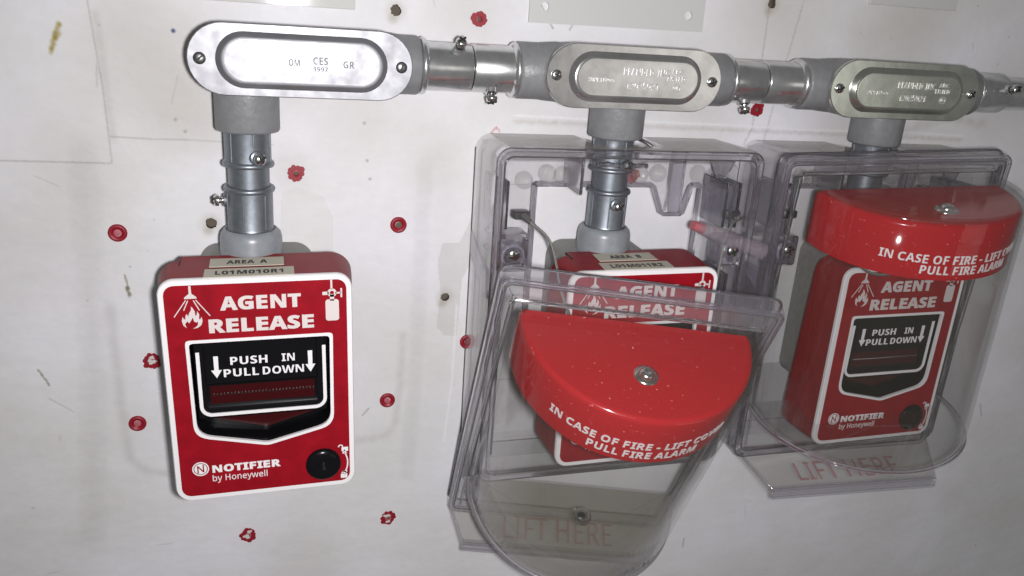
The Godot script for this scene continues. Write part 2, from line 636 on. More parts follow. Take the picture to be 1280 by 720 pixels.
# ------------------------------------------------------------------ anchors, plates and small things on the wall
func anchor(p: Vector2, kind: int, label: String, sd: int) -> void:
	var t := thing("wall_anchor", label, "wall anchor", Vector3(p.x, p.y, 0), "red plastic anchors left in the wall")
	var rg := RandomNumberGenerator.new()
	rg.seed = sd
	var s := begin()
	if kind == 0:      # round flange with a sunken middle
		lathe(s, [Vector2(5.6, -0.5), Vector2(5.5, 0.8), Vector2(4.9, 1.6), Vector2(3.9, 1.7), Vector2(2.8, 0.6), Vector2(2.2, 0.2)], Transform3D.IDENTITY, 30, true)
		part("flange", s, M["red_anchor"], t)
		s = begin()
		lathe(s, [Vector2(2.4, 0.1), Vector2(1.4, 0.35), Vector2(0.01, 0.5)], Transform3D(Basis.IDENTITY, Vector3(rg.randf_range(-0.5, 0.5), rg.randf_range(-0.4, 0.4), 0)), 9)
		part("plug", s, M["hole_plaster"] if rg.randf() < 0.4 else M["red_anchor_pale"], t)
	else:              # split flange bent into petals
		var n := 10
		for i in n:
			var a := TAU * i / n + rg.randf_range(-0.12, 0.12)
			var l := rg.randf_range(4.4, 6.3)
			var w := rg.randf_range(1.7, 2.4)
			var u := Vector2(cos(a), sin(a))
			var v := Vector2(-u.y, u.x)
			poly(s, PackedVector2Array([u * 1.9 - v * 0.8, u * l * 0.7 - v * w, u * l - v * w * 0.55, u * (l + 0.3) + v * w * 0.2, u * l * 0.8 + v * w * 0.9, u * 1.9 + v * 0.8]), -0.3, rg.randf_range(0.4, 1.1))
		part("petals", s, M["red_anchor"], t)
		s = begin()
		lathe(s, [Vector2(2.6, 0.0), Vector2(2.4, 0.9), Vector2(1.5, 1.0), Vector2(1.2, 0.2), Vector2(0.01, 0.15)], Transform3D.IDENTITY, 14)
		part("collar", s, M["red_anchor"] if kind == 1 else M["red_anchor_pale"], t)
		s = begin()
		lathe(s, [Vector2(1.3, 0.25), Vector2(0.01, 0.3)], Transform3D.IDENTITY, 10)
		part("plug", s, M["hole_plaster"], t)
	if kind == 2:      # smeared with wall paint
		s = begin()
		for i in 4:
			var a := rg.randf_range(0, TAU)
			var c := Vector2(cos(a), sin(a)) * rg.randf_range(1.0, 3.6)
			var o := PackedVector2Array()
			for q in 9:
				o.append(c + Vector2(cos(TAU * q / 9), sin(TAU * q / 9) * 0.7) * rg.randf_range(1.0, 2.2))
			poly(s, o, 0.2, 1.2 + 0.05 * i)
		part("paint_smear", s, M["white_smear"], t)

func make_wall_fittings() -> void:
	mat("white_smear", lin(0.6, 0.58, 0.56), 0.6)
	var list := [
		[-83.5, 75.0, 0, "round red plastic wall anchor up and left of the leftmost station"],
		[89.2, 78.9, 0, "round red anchor midway between the leftmost conduit drop and the middle cover"],
		[-70.2, -11.8, 2, "frayed red anchor touching the left edge of the leftmost station"],
		[-82.3, -56.7, 0, "round dark red anchor low on the left of the leftmost station"],
		[83.9, -51.8, 0, "round red anchor just right of the leftmost station's lock"],
		[86.1, -151.9, 2, "half painted-over red anchor below right of the leftmost station"],
		[-15.7, -153.5, 2, "paint-smeared red anchor straight below the leftmost station"],
		[23.3, 113.0, 1, "frayed star-shaped red anchor beside the left vertical conduit"],
		[137.8, 213.4, 1, "frayed red anchor above the first horizontal couplings"],
		[348.4, 163.7, 1, "frayed red anchor under the second pair of couplings, beside a set screw"],
		[141.0, -8.8, 0, "red anchor half hidden behind the left side of the middle clear cover"],
		[255.8, 114.5, 1, "red anchor behind the middle clear frame, right of its conduit"]]
	var sd := 50
	for e in list:
		anchor(Vector2(e[0], e[1]), e[2], e[3], sd)
		sd += 1
	# plates at the top edge of the view
	var t := thing("wall_plate", "glossy pale plastic plate above the left conduit body, glinting in the flash", "plate", Vector3(-10, 264.1, 0))
	var s := begin()
	plate(s, 140, 100, 1, 0, 1.6, 0.3)
	part("sheet", s, M["glossy_plastic"], t)
	t = thing("wall_plate", "matt grey plate with two round holes above the middle conduit body", "plate", Vector3(232, 264, 0))
	t.rotation.z = 0.008
	s = begin()
	var hole_l := PackedVector2Array()
	var hole_r := PackedVector2Array()
	var outer := PackedVector2Array([Vector2(-62.3, -50)])
	# the sheet is cut round its two lower holes: a lower strip, three upper pieces
	poly(s, PackedVector2Array([Vector2(-62.3, -50), Vector2(62.3, -50), Vector2(62.3, -43.2), Vector2(-62.3, -43.2)]), 0, 2)
	for seg in [[-62.3, -55.4], [-48.6, 47.2], [54.0, 62.3]]:
		poly(s, PackedVector2Array([Vector2(seg[0], -43.2), Vector2(seg[1], -43.2), Vector2(seg[1], -36.4), Vector2(seg[0], -36.4)]), 0, 2)
	poly(s, PackedVector2Array([Vector2(-62.3, -36.4), Vector2(62.3, -36.4), Vector2(62.3, 50), Vector2(-62.3, 50)]), 0, 2)
	for cx in [-52.0, 50.6]:
		for q in 4:
			var o := PackedVector2Array()
			var sx: float = [1, -1, -1, 1][q]
			var sy: float = [1, 1, -1, -1][q]
			o.append(Vector2(cx + 3.4 * sx, -39.8 + 3.4 * sy))
			for i in 7:
				var a := PI / 2 * i / 6
				o.append(Vector2(cx + 2.9 * sx * cos(a), -39.8 + 2.9 * sy * sin(a)))
			o.append(Vector2(cx, -39.8 + 3.4 * sy))
			o.insert(1, Vector2(cx + 3.4 * sx, -39.8))
			poly(s, o, 0, 2)
	part("sheet", s, M["grey_plastic"], t)
	t = thing("wall_plate", "edge of a grey plate just showing at the top right", "plate", Vector3(464, 291.5, 0))
	s = begin()
	plate(s, 77, 100, 1, 0, 2, 0.3)
	part("sheet", s, M["grey_plastic"], t)
	# stub of a cut cable tie behind the middle hub
	s = begin()
	tube(s, curve([Vector3(0, 0, 0), Vector3(4, -1.5, 6), Vector3(9, -4.5, 10)], 8), 1.3, 1.0, 8)
	t = thing("cable_tie_stub", "short dark cable stub sticking out right of the middle vertical hub", "cable tie", Vector3(240.5, 146, 30))
	part("stub", s, M["dark_steel"], t)

# ------------------------------------------------------------------ conduit
func screw(parent: Node, called: String, at: Vector3, dir: Vector3, r: float, h: float, spin: float, mt: Material, cross := true) -> void:
	var f := along(at, dir)
	var s := begin()
	var prof := [Vector2(r, -0.2), Vector2(r, h * 0.35)]
	for i in 5:
		var a := PI / 2 * (i + 1) / 5
		prof.append(Vector2(maxf(r * cos(a), 0.01), h * 0.35 + h * 0.65 * sin(a)))
	lathe(s, prof, f, 20, true)
	var head := part(called, s, mt, parent)
	s = begin()
	var b := f * Transform3D(Basis(Vector3(0, 0, 1), spin), Vector3.ZERO)
	block(s, Vector3(0, 0, h * 0.9), Vector3(r * 1.75, r * 0.3, h * 0.4), 0.05, b)
	if cross:
		block(s, Vector3(0, 0, h * 0.905), Vector3(r * 0.3, r * 1.3, h * 0.4), 0.05, b)
	part("slot", s, M["slot_black"], head)

func stamp_marks(parent: Node, mt: Material, w: float, z: float, sd: int) -> void:
	# raised casting text, as far as it can still be made out
	var s := begin()
	var rows := [["SUNE LARGO", -w * 0.42, -2.6, 17.0, 2.4], ["REANDED  INC", -w * 0.13, 2.2, 31.0, 4.2], ["12025021", -w * 0.10, -6.2, 22.0, 4.2], ["ABC", w * 0.28, 4.0, 8.0, 2.8], ["LISTED", w * 0.25, -0.2, 12.0, 3.0]]
	if sd == 2:
		rows = [["OM", -w * 0.10, -1.6, 6.0, 3.6], ["CES", w * 0.06, -0.4, 8.0, 4.0], ["1997", w * 0.06, -4.0, 8.0, 2.4], ["GR", w * 0.26, -1.6, 6.0, 3.8]]
	for row in rows:
		put_letters(s, letters(row[0], row[3], row[4], bold, 0.5), Transform3D(Basis.IDENTITY, Vector3(row[1], row[2], z - 0.15)))
	if sd != 2:
		lathe(s, [Vector2(2.6, z - 0.2), Vector2(2.6, z + 0.3), Vector2(2.1, z + 0.3), Vector2(2.1, z - 0.2)], Transform3D(Basis.IDENTITY, Vector3(w * 0.34, -4.6, 0)), 18)
		put_letters(s, letters("UL", 2.4, 2.2, bold, 0.5), Transform3D(Basis.IDENTITY, Vector3(w * 0.34 - 1.2, -5.7, z - 0.15)))
	part("cast_lettering", s, mt, parent)

func conduit_body(called: String, label: String, at: Vector3, hubs: Array, cover_mt: Material, sd: int, cover_w: float, cross: bool) -> void:
	var t := thing(called, label, "conduit body", at, "grey conduit bodies along the pipe run")
	var s := begin()
	var rs := []
	for e in [[104, 24, -19], [112, 31, -17.5], [117, 36, -11], [119, 37.2, 0], [120, 37.8, 19]]:
		rs.append(ring_at(stadium(e[0] * cover_w / 122.0, e[1]), e[2]))
	loft(s, rs, 1)
	cap(s, rs[0], true)
	cap(s, rs[-1])
	part("casting", s, M["grey_paint"], t)
	for h in hubs:
		s = begin()
		var f := along(h[0], h[1])
		var l: float = h[2]
		var r: float = h[3]
		lathe(s, [Vector2(r + 1.2, 0), Vector2(r + 0.5, l * 0.3), Vector2(r, l * 0.45), Vector2(r, l - 1.6), Vector2(r - 0.7, l - 0.4), Vector2(r - 2.0, l), Vector2(r - 4, l), Vector2(r - 4.4, l - 3)], f, 40, true)
		part("hub", s, M["grey_paint"], t)
	# stamped cover with a raised middle
	s = begin()
	var w := cover_w
	loft(s, [ring_at(stadium(w, 38.7), 19.3), ring_at(stadium(w, 38.7), 21.0)], 1)
	loft(s, [ring_at(stadium(w, 38.7), 21.0), ring_at(stadium(w - 1.0, 37.7), 21.6)], 2)
	loft(s, [ring_at(stadium(w - 1.0, 37.7), 21.6), ring_at(stadium(w - 29.0, 30.2), 21.65)], 3)
	loft(s, [ring_at(stadium(w - 29.0, 30.2), 21.65), ring_at(stadium(w - 30.5, 28.8), 22.2), ring_at(stadium(w - 34, 25.6), 24.6), ring_at(stadium(w - 36, 23.8), 25.2), ring_at(stadium(w - 40, 20.5), 25.1)], 4)
	cap(s, ring_at(stadium(w - 40, 20.5), 25.1))
	var cv := part("cover_plate", s, cover_mt, t)
	stamp_marks(cv, M["worn_mark"] if not cross else M["cast_letter"], w - 40, 25.2, sd)
	for k in 2:
		screw(t, "cover_screw", Vector3((w / 2 - 6.6) * (k * 2 - 1), 0, 21.6), Vector3(0, 0, 1), 3.3, 1.9, [2.1, 0.1, 0.7, 1.2, 0.3, 0.9][(sd + k) % 6], M["bright_steel"] if cross else M["dark_steel"], cross)

# a set-screw connector; z axis of the thing runs from the hub outwards
func connector(label: String, at: Vector3, dir: Vector3, l: float, mt: Material, screw_at: float, screw_dir: Vector3, style: int, group: String) -> void:
	var t := thing("conduit_connector", label, "conduit connector", at, group)
	var f := along(Vector3.ZERO, dir)
	var s := begin()
	if style == 0:    # die-cast, lips at both ends, flutes on the barrel
		lathe(s, [Vector2(12.0, -3), Vector2(13.6, -3), Vector2(14.0, -1.5), Vector2(13.5, 0.6), Vector2(13.3, 1.6), Vector2(13.3, l - 3.2)], f, 40, true)
		part("barrel", s, mt, t)
		s = begin()
		lathe(s, [Vector2(13.3, l - 3.4), Vector2(14.6, l - 2.9), Vector2(15.0, l - 1.6), Vector2(14.5, l - 0.3), Vector2(13.3, l), Vector2(12.2, l)], f, 40, true)
		part("lip", s, mt, t)
		for a in [0.35, 1.3, 2.3, 3.4, 4.4, 5.4]:
			s = begin()
			block(s, Vector3(cos(a) * 13.4, sin(a) * 13.4, l * 0.45), Vector3(0.9, 0.9, l * 0.8), 0.3, f)
			part("flute", s, mt, t)
	else:             # rolled steel with a bead by the hub
		lathe(s, [Vector2(12.0, 0), Vector2(16.2, 0.2), Vector2(17.0, 1.6), Vector2(16.4, 3.2), Vector2(14.6, 4.2)], f, 44, true)
		part("bead", s, mt, t)
		s = begin()
		lathe(s, [Vector2(14.6, 3.6), Vector2(14.4, 5), Vector2(14.4, l - 0.8), Vector2(14.0, l - 0.2), Vector2(12.8, l), Vector2(12.2, l - 1)], f, 44, true)
		part("barrel", s, mt, t)
	var r0 := 13.0 if style == 0 else 14.2
	var base := f * Vector3(0, 0, screw_at)
	s = begin()
	var g := along(base, screw_dir)
	lathe(s, [Vector2(4.6, r0 - 2.5), Vector2(3.9, r0 + 1.8), Vector2(3.0, r0 + 2.2)], g, 18)
	part("screw_boss", s, mt, t)
	s = begin()
	lathe(s, [Vector2(1.9, r0), Vector2(2.05, r0 + 2.4), Vector2(1.8, r0 + 3.2), Vector2(2.0, r0 + 4), Vector2(1.9, r0 + 5)], g, 14)
	part("screw_shank", s, M["bright_steel"], t)
	screw(t, "set_screw", base + screw_dir.normalized() * (r0 + 4.8), screw_dir, 3.5, 3.2, 0.6, M["bright_steel"])

func make_conduit_run() -> void:
	var y := 185.0
	var z := 26.0
	conduit_body("conduit_fitting", "leftmost grey elbow conduit body with a bright blank aluminium cover", Vector3(27.4, y, z), [[Vector3(46, 0, 0), Vector3(1, 0, 0), 22.0, 17.2], [Vector3(-31.5, 0, 0), Vector3(0, -1, 0), 41.5, 18.2]], M["bright_aluminium"], 2, 122.0, false)
	conduit_body("conduit_fitting", "middle grey tee conduit body with pale aluminium cover", Vector3(229, y, z), [[Vector3(46, 0, 0), Vector3(1, 0, 0), 27.0, 17.2], [Vector3(-46, 0, 0), Vector3(-1, 0, 0), 27.0, 17.2], [Vector3(-1, 0, 0), Vector3(0, -1, 0), 40.0, 18.2]], M["pale_aluminium"], 9, 119.0, true)
	conduit_body("conduit_fitting", "rightmost grey tee conduit body with aluminium cover tinted green for room reflections", Vector3(434, y, z), [[Vector3(46, 0, 0), Vector3(1, 0, 0), 26.0, 17.2], [Vector3(-46, 0, 0), Vector3(-1, 0, 0), 28.0, 17.2], [Vector3(-0.5, 0, 0), Vector3(0, -1, 0), 40.0, 18.2]], M["green_reflection_aluminium"], 16, 124.0, true)
	var gh := "steel couplings between the conduit bodies"
	connector("steel connector right of the bright-covered body, set screw on top", Vector3(95.5, y, z), Vector3(1, 0, 0), 31.5, M["plated_steel"], 21, Vector3(0.1, 0.78, 0.62), 1, gh)
	connector("steel connector left of the pale-covered body, set screw underneath", Vector3(156.5, y, z), Vector3(-1, 0, 0), 29.2, M["plated_steel"], 17, Vector3(0, -0.86, 0.5), 1, gh)
	connector("steel connector right of the pale-covered body, set screw hanging down", Vector3(302, y, z), Vector3(1, 0, 0), 27.5, M["plated_steel"], 15, Vector3(0, -0.9, 0.42), 1, gh)
	connector("scratched steel connector left of the body with the reflection-tinted cover", Vector3(360, y, z), Vector3(-1, 0, 0), 30.0, M["plated_steel"], 16, Vector3(0, -0.2, -1), 1, gh)
	connector("steel connector at the right end of the body with the reflection-tinted cover, screw facing right", Vector3(505, y, z), Vector3(1, 0, 0), 30.0, M["plated_steel"], 22, Vector3(0.25, 0.25, 0.95), 1, gh)
	var gp := "lengths of plain conduit pipe"
	var pipe := thing("conduit_pipe", "steel pipe leaving the view at the right edge", "conduit pipe", Vector3(530, y, z), gp)
	var s := begin()
	lathe(s, [Vector2(11.7, 0), Vector2(11.9, 0.3), Vector2(11.9, 220)], along(Vector3.ZERO, Vector3(1, 0, 0)), 40)
	part("tube", s, M["plated_steel"], pipe)
	var gv := "die-cast connectors on the vertical drops"
	var xs := [-4.6, 227.6, 433.0]
	var who := ["leftmost station's", "middle clear cover's", "rightmost clear cover's"]
	for i in 3:
		var x: float = xs[i]
		var dz := z
		connector("upper die-cast connector on the %s vertical drop, set screw in front" % who[i], Vector3(x, 145.2, dz), Vector3(0, -1, 0), 22.5, M["die_cast_zinc"], 15.5, [Vector3(0.4, 0, 1), Vector3(0.2, 0, 1), Vector3(0.3, 0, 1)][i], 0, gv)
		connector("lower die-cast connector on the %s vertical drop, just above its hub" % who[i], Vector3(x, 84.5, dz), Vector3(0, 1, 0), 26.5, M["die_cast_zinc"], 17.5, [Vector3(-1, 0, 0.05), Vector3(0.03, 0, 1), Vector3(-0.2, 0, 1)][i], 0, gv)
		var p := thing("conduit_pipe", "short vertical pipe between the two connectors of the %s drop" % who[i], "conduit pipe", Vector3(x, 100, dz), gp)
		s = begin()
		lathe(s, [Vector2(11.9, 0), Vector2(11.9, 34)], along(Vector3.ZERO, Vector3(0, 1, 0)), 40)
		part("tube", s, M["die_cast_zinc"], p)

# ------------------------------------------------------------------ back boxes behind the stations
func make_device_boxes() -> void:
	var xs := [-4.6, 227.6, 433.0]
	var who := ["leftmost", "middle", "rightmost"]
	var first: Node3D
	for i in 3:
		var at := Vector3(xs[i] + [2.6, 2.6, 9.0][i], 10, 0)
		var label := "olive grey cast back box behind the %s station, round hub on top" % who[i]
		if first == null:
			first = thing("back_box", label, "back box", at, "cast boxes behind the stations")
			var s := begin()
			loft(s, [ring_at(rr(70, 116, 12), 0.5), ring_at(rr(69, 115, 12), 38.6)], 1)
			cap(s, ring_at(rr(69, 115, 12), 38.6))
			part("shell", s, M["olive_grey_paint"], first)
			s = begin()
			lathe(s, [Vector2(18.6, 50), Vector2(18.2, 69.5), Vector2(17.4, 72.6), Vector2(15.6, 74.6), Vector2(13.8, 74.9), Vector2(13.2, 73)], along(Vector3(-2.6, 0, 26), Vector3(0, 1, 0)), 40, true)
			part("hub", s, M["light_grey_paint"], first)
		else:
			dup(first, "back_box", label, at, "cast boxes behind the stations")

# ------------------------------------------------------------------ the pull stations
func star(o: PackedVector2Array, n: int) -> PackedVector2Array:
	# the outline resampled by direction from the origin
	var r := PackedVector2Array()
	for i in n:
		var d := Vector2.from_angle(TAU * i / n)
		var best := 0.0
		for k in o.size():
			var h = Geometry2D.segment_intersects_segment(Vector2.ZERO, d * 400.0, o[k], o[(k + 1) % o.size()])
			if h != null:
				best = maxf(best, h.length())
		r.append(d * best)
	return r

func rounded(c: Array, rad: Array, n := 5) -> PackedVector2Array:
	var o := PackedVector2Array()
	for i in c.size():
		var p: Vector2 = c[i]
		var a: Vector2 = (c[i - 1] - p)
		var b: Vector2 = (c[(i + 1) % c.size()] - p)
		var r: float = rad[i]
		if r < 0.1:
			o.append(p)
			continue
		var p0 := p + a.normalized() * r
		var p1 := p + b.normalized() * r
		for k in n + 1:
			var u := float(k) / n
			o.append(p0.lerp(p, u).lerp(p.lerp(p1, u), u))
	return o

func shifted(o: PackedVector2Array, d: Vector2) -> PackedVector2Array:
	var r := PackedVector2Array()
	for p in o:
		r.append(p + d)
	return r

func window_outline(e: float) -> PackedVector2Array:
	# clockwise from the top left; e moves the edge outwards
	return rounded([Vector2(-38.4 - e, 32.2 + e), Vector2(39.0 + e, 32.2 + e), Vector2(38.4 + e, -25.5 - e * 0.7), Vector2(1.1, -34.8 - e), Vector2(-37.8 - e, -26.0 - e * 0.7)], [2.2, 2.2, 8, 2.5, 8])

func band(s: SurfaceTool, path: Array, w: float, z0: float, z1: float, shut := false) -> void:
	# a flat raised line along a path
	var l := PackedVector2Array()
	var r := PackedVector2Array()
	for i in path.size():
		var a: Vector2 = path[maxi(i - 1, 0)]
		var b: Vector2 = path[mini(i + 1, path.size() - 1)]
		var nrm := (b - a).normalized().orthogonal() * w / 2
		l.append(path[i] + nrm)
		r.append(path[i] - nrm)
	for i in path.size() - 1:
		quad(s, V(l[i], z1), V(l[i + 1], z1), V(r[i + 1], z1), V(r[i], z1))
		quad(s, V(l[i], z0), V(l[i + 1], z0), V(l[i + 1], z1), V(l[i], z1))
		quad(s, V(r[i], z1), V(r[i + 1], z1), V(r[i + 1], z0), V(r[i], z0))
		if shut:
			quad(s, V(r[i], z0), V(r[i + 1], z0), V(l[i + 1], z0), V(l[i], z0))
	if shut:
		quad(s, V(r[0], z0), V(l[0], z0), V(l[0], z1), V(r[0], z1))
		quad(s, V(r[-1], z1), V(l[-1], z1), V(l[-1], z0), V(r[-1], z0))

func V(p: Vector2, z: float) -> Vector3:
	return Vector3(p.x, p.y, z)

func arrow_down(x: float, y1: float, y0: float) -> PackedVector2Array:
	return PackedVector2Array([Vector2(x - 1.3, y1), Vector2(x + 1.3, y1), Vector2(x + 1.2, y0 + 5), Vector2(x + 2.9, y0 + 5), Vector2(x, y0), Vector2(x - 2.9, y0 + 5), Vector2(x - 1.2, y0 + 5)])

func station(label: String, at: Vector3, roll: float, area: String, code: String) -> void:
	var t := thing("pull_station", label, "pull station", at, "red manual release stations")
	t.rotation_degrees.z = roll
	var s := begin()
	# housing: flares towards the wall; the top left corner is cut back behind a notch
	var back := rr(111, 143.5, 13, 12)
	var mid := rr(109, 142, 11, 12)
	var fr := rr(104.2, 139.4, 8.2, 12)
	var rb := PackedVector3Array()
	for p in back:
		rb.append(Vector3(p.x, p.y, 8.0 if (p.x < -42.5 and p.y > 40) else 0.0))
	loft(s, [rb, ring_at(mid, 14), ring_at(fr, 35.4)], 1)
	part("housing", s, M["red_housing"], t)
	s = begin()
	block(s, Vector3(-42.6, 71.0, 7), Vector3(0.7, 1.4, 13), 0.1)
	part("notch", s, M["slot_black"], t)
	# front plate, white edge all round
	var n := 288
	var c0 := Vector2(0.3, 0)
	var win0 := star(window_outline(0), n)
	var win1 := star(window_outline(1.9), n)
	var edge_a := star(rr(105.2, 140.2, 9, 16), n)
	var edge_b := star(rr(104.0, 139.0, 8.4, 16), n)
	s = begin()
	loft(s, [ring_at(edge_a, 35.0), ring_at(edge_a, 37.0)], 1)
	loft(s, [ring_at(edge_a, 37.0), ring_at(edge_b, 38.0)], 2)
	loft(s, [ring_at(edge_b, 38.0), ring_at(win1, 38.0)], 3)
	part("face_plate", s, M["white_print"], t)
	s = begin()
	var pan := star(rr(98.6, 133.6, 5.6, 16), n)
	loft(s, [ring_at(pan, 37.9), ring_at(pan, 38.16)], 1)
	loft(s, [ring_at(pan, 38.16), ring_at(win1, 38.16)], 2)
	var panel := part("front_panel", s, M["red_panel"], t)
	s = begin()
	loft(s, [ring_at(win1, 37.9), ring_at(win1, 38.5)], 1)
	loft(s, [ring_at(win1, 38.5), ring_at(win0, 38.5)], 2)
	loft(s, [ring_at(win0, 38.5), ring_at(win0, 36.5)], 3)
	part("window_frame", s, M["white_print"], t)
	s = begin()
	var win2 := star(window_outline(-0.8), n)
	loft(s, [ring_at(win0, 36.6), ring_at(win2, 22)], 1)
	cap(s, ring_at(win2, 22))
	part("recess", s, M["black_gloss"], t)
	s = begin()
	poly(s, PackedVector2Array([Vector2(-30, -21), Vector2(31, -21), Vector2(1, -30)]), 24, 27)
	part("recess_ramp", s, M["dark_red_gloss"], t)
	# handle: flat head with the wording, ridge, hollow grip and bottom bar
	s = begin()
	var prof := [Vector2(31.2, 26), Vector2(31.2, 34.6), Vector2(30.4, 35.4), Vector2(8.2, 35.4), Vector2(7.2, 36.6), Vector2(5.8, 36.6), Vector2(5.0, 35.4), Vector2(3.8, 34.0), Vector2(1.0, 33.3), Vector2(-3.5, 33.2), Vector2(-8.0, 33.5), Vector2(-10.6, 34.6), Vector2(-11.4, 35.2), Vector2(-16.6, 35.4), Vector2(-17.6, 34.4), Vector2(-17.6, 26)]
	for k in prof.size() - 1:
		var a: Vector2 = prof[k]
		var b: Vector2 = prof[k + 1]
		var wa := 31.0 if absf(a.x) < 31 else 31.0
		quad(s, Vector3(-wa, a.x, a.y), Vector3(-wa, b.x, b.y), Vector3(wa, b.x, b.y), Vector3(wa, a.x, a.y), 1 if k > 6 and k < 11 else -1)
	for sx in [-1.0, 1.0]:
		block(s, Vector3(33.9 * sx, 6.7, 30.7), Vector3(5.8, 48.6, 9.4), 0.7)
	var hd := part("handle", s, M["black_gloss"], t)
	s = begin()
	poly(s, PackedVector2Array([Vector2(-29.5, 3.4), Vector2(29.5, 3.4), Vector2(29.5, -9.0), Vector2(-29.5, -9.0)]), 33.2, 33.75)
	part("grip_window", s, M["dark_red_gloss"], hd)
	for k in 30:
		s = begin()
		block(s, Vector3(-27.6 + k * 1.95, -2.6, 33.9), Vector3(1.3, 1.1, 1.4), 0.35)
		part("ridge_tooth", s, M["ridge_gloss"], hd)
	s = begin()
	var u := [Vector2(-34.6, 25.5), Vector2(-34.6, -9.0)]
	for k in 7:
		var a := PI + PI / 2 * (k + 1) / 8
		u.append(Vector2(-28.8, -9.0) + Vector2(cos(a), sin(a)) * 5.8)
	u.append_array([Vector2(-28.8, -14.8), Vector2(29.8, -14.8)])
	for k in 7:
		var a := -PI / 2 + PI / 2 * (k + 1) / 8
		u.append(Vector2(29.8, -9.0) + Vector2(cos(a), sin(a)) * 5.8)
	u.append_array([Vector2(35.6, -9.0), Vector2(35.6, 25.5)])
	band(s, u, 2.0, 35.0, 36.0)
	part("white_line", s, M["white_print"], hd)
	write("lettering", "PUSH", -17.2, 16.4, 35.4, 20.6, 4.9, M["white_print"], hd)
	write("lettering", "IN", 11.4, 16.6, 35.4, 7.4, 4.8, M["white_print"], hd)
	write("lettering", "PULL", -21.2, 8.9, 35.4, 19.4, 4.9, M["white_print"], hd)
	write("lettering", "DOWN", 0.4, 8.9, 35.4, 23.4, 4.9, M["white_print"], hd)
	for x in [-25.0, 27.6]:
		s = begin()
		poly(s, arrow_down(x, 22.3, 8.6), 35.3, 35.65)
		part("arrow", s, M["white_print"], hd)
	# print on the front
	var zt := 38.16
	write("lettering", "AGENT", -20.4, 51.2, zt, 44.0, 8.2, M["dull_white_print"], panel, heavy)
	write("lettering", "RELEASE", -27.0, 37.9, zt, 57.4, 8.3, M["dull_white_print"], panel, heavy)
	write("lettering", "NOTIFIER", -31.4, -52.0, zt, 39.2, 4.9, M["white_print"], panel, heavy)
	write("lettering", "by Honeywell", -31.6, -59.2, zt, 31.4, 5.6, M["white_print"], panel, plain)
	s = begin()
	poly(s, PackedVector2Array([Vector2(-36.0, 66.6), Vector2(-34.8, 66.6), Vector2(-34.7, 62), Vector2(-32.3, 59.9), Vector2(-32.2, 59.0), Vector2(-38.7, 59.0), Vector2(-38.5, 59.9), Vector2(-36.1, 62)]), zt - 0.05, zt + 0.2)
	for r in [[-38.0, 58.2, -44.6, 48.6], [-36.9, 58.0, -39.4, 52.2], [-34.0, 58.0, -31.2, 52.0], [-32.8, 58.2, -25.8, 48.4]]:
		var a := Vector2(r[0], r[1])
		var b := Vector2(r[2], r[3])
		var o := (b - a).normalized().orthogonal() * 0.28
		poly(s, PackedVector2Array([a + o, b + o, b - o, a - o]), zt - 0.05, zt + 0.2)
	part("sprinkler_symbol", s, M["dull_white_print"], panel)
	s = begin()
	var fl := [[0, 41.2], [2.6, 41.6], [4.6, 43.2], [5.4, 45.6], [5.0, 48.2], [4.2, 46.6], [3.6, 46.9], [3.9, 49.6], [2.9, 51.6], [2.6, 49.4], [1.8, 48.8], [1.7, 51.4], [0.7, 53.6], [-0.1, 54.4], [-0.2, 52.4], [-1.3, 50.6], [-1.9, 48.6], [-2.6, 50.2], [-3.3, 49.2], [-3.5, 46.8], [-4.3, 47.4], [-4.9, 48.6], [-5.4, 46.0], [-4.8, 43.4], [-3.2, 41.8], [-3.9, 44.2], [-2.6, 45.8], [-1.6, 44.6], [-0.6, 46.2], [0.4, 48.0], [0.9, 45.6], [2.0, 44.8], [2.8, 45.4], [2.9, 43.6], [1.8, 42.2]]
	var fp := PackedVector2Array()
	for q in fl:
		fp.append(Vector2(q[0] - 35.4, q[1]))
	poly(s, fp, zt - 0.05, zt + 0.2)
	part("flame_symbol", s, M["dull_white_print"], panel)
	s = begin()
	var ex := Vector2(41.0, 0)
	poly(s, shifted(rr(7.6, 13.2, 1.6, 4), ex + Vector2(0, 48.2)), zt - 0.05, zt + 0.2)
	poly(s, shifted(rr(2.4, 4.0, 0.3, 2), ex + Vector2(0, 55.9)), zt - 0.05, zt + 0.2)
	poly(s, shifted(rr(1.1, 6.4, 0.2, 2), ex + Vector2(-0.2, 64.2)), zt - 0.05, zt + 0.2)
	poly(s, shifted(rr(3.6, 2.0, 0.3, 2), ex + Vector2(-3.6, 58.6)), zt - 0.05, zt + 0.2)
	poly(s, shifted(rr(3.4, 1.0, 0.2, 2), ex + Vector2(3.6, 58.6)), zt - 0.05, zt + 0.2)
	poly(s, shifted(rr(1.0, 5.6, 0.2, 2), ex + Vector2(5.3, 58.6)), zt - 0.05, zt + 0.2)
	lathe(s, [Vector2(2.6, -0.05), Vector2(2.6, 0.2), Vector2(1.2, 0.2), Vector2(1.2, -0.05)], Transform3D(Basis.IDENTITY, Vector3(41.0, 58.8, zt)), 20)
	part("extinguisher_symbol", s, M["dull_white_print"], panel)
	s = begin()
	var lg := Transform3D(Basis.IDENTITY, Vector3(-37.9, -48.7, zt))
	lathe(s, [Vector2(4.7, -0.05), Vector2(4.7, 0.2), Vector2(4.0, 0.2), Vector2(4.0, -0.05)], lg, 32)
	lathe(s, [Vector2(3.5, -0.05), Vector2(3.5, 0.2), Vector2(0.01, 0.2)], lg, 32)
	var logo := part("logo", s, M["white_print"], panel)
	s = begin()
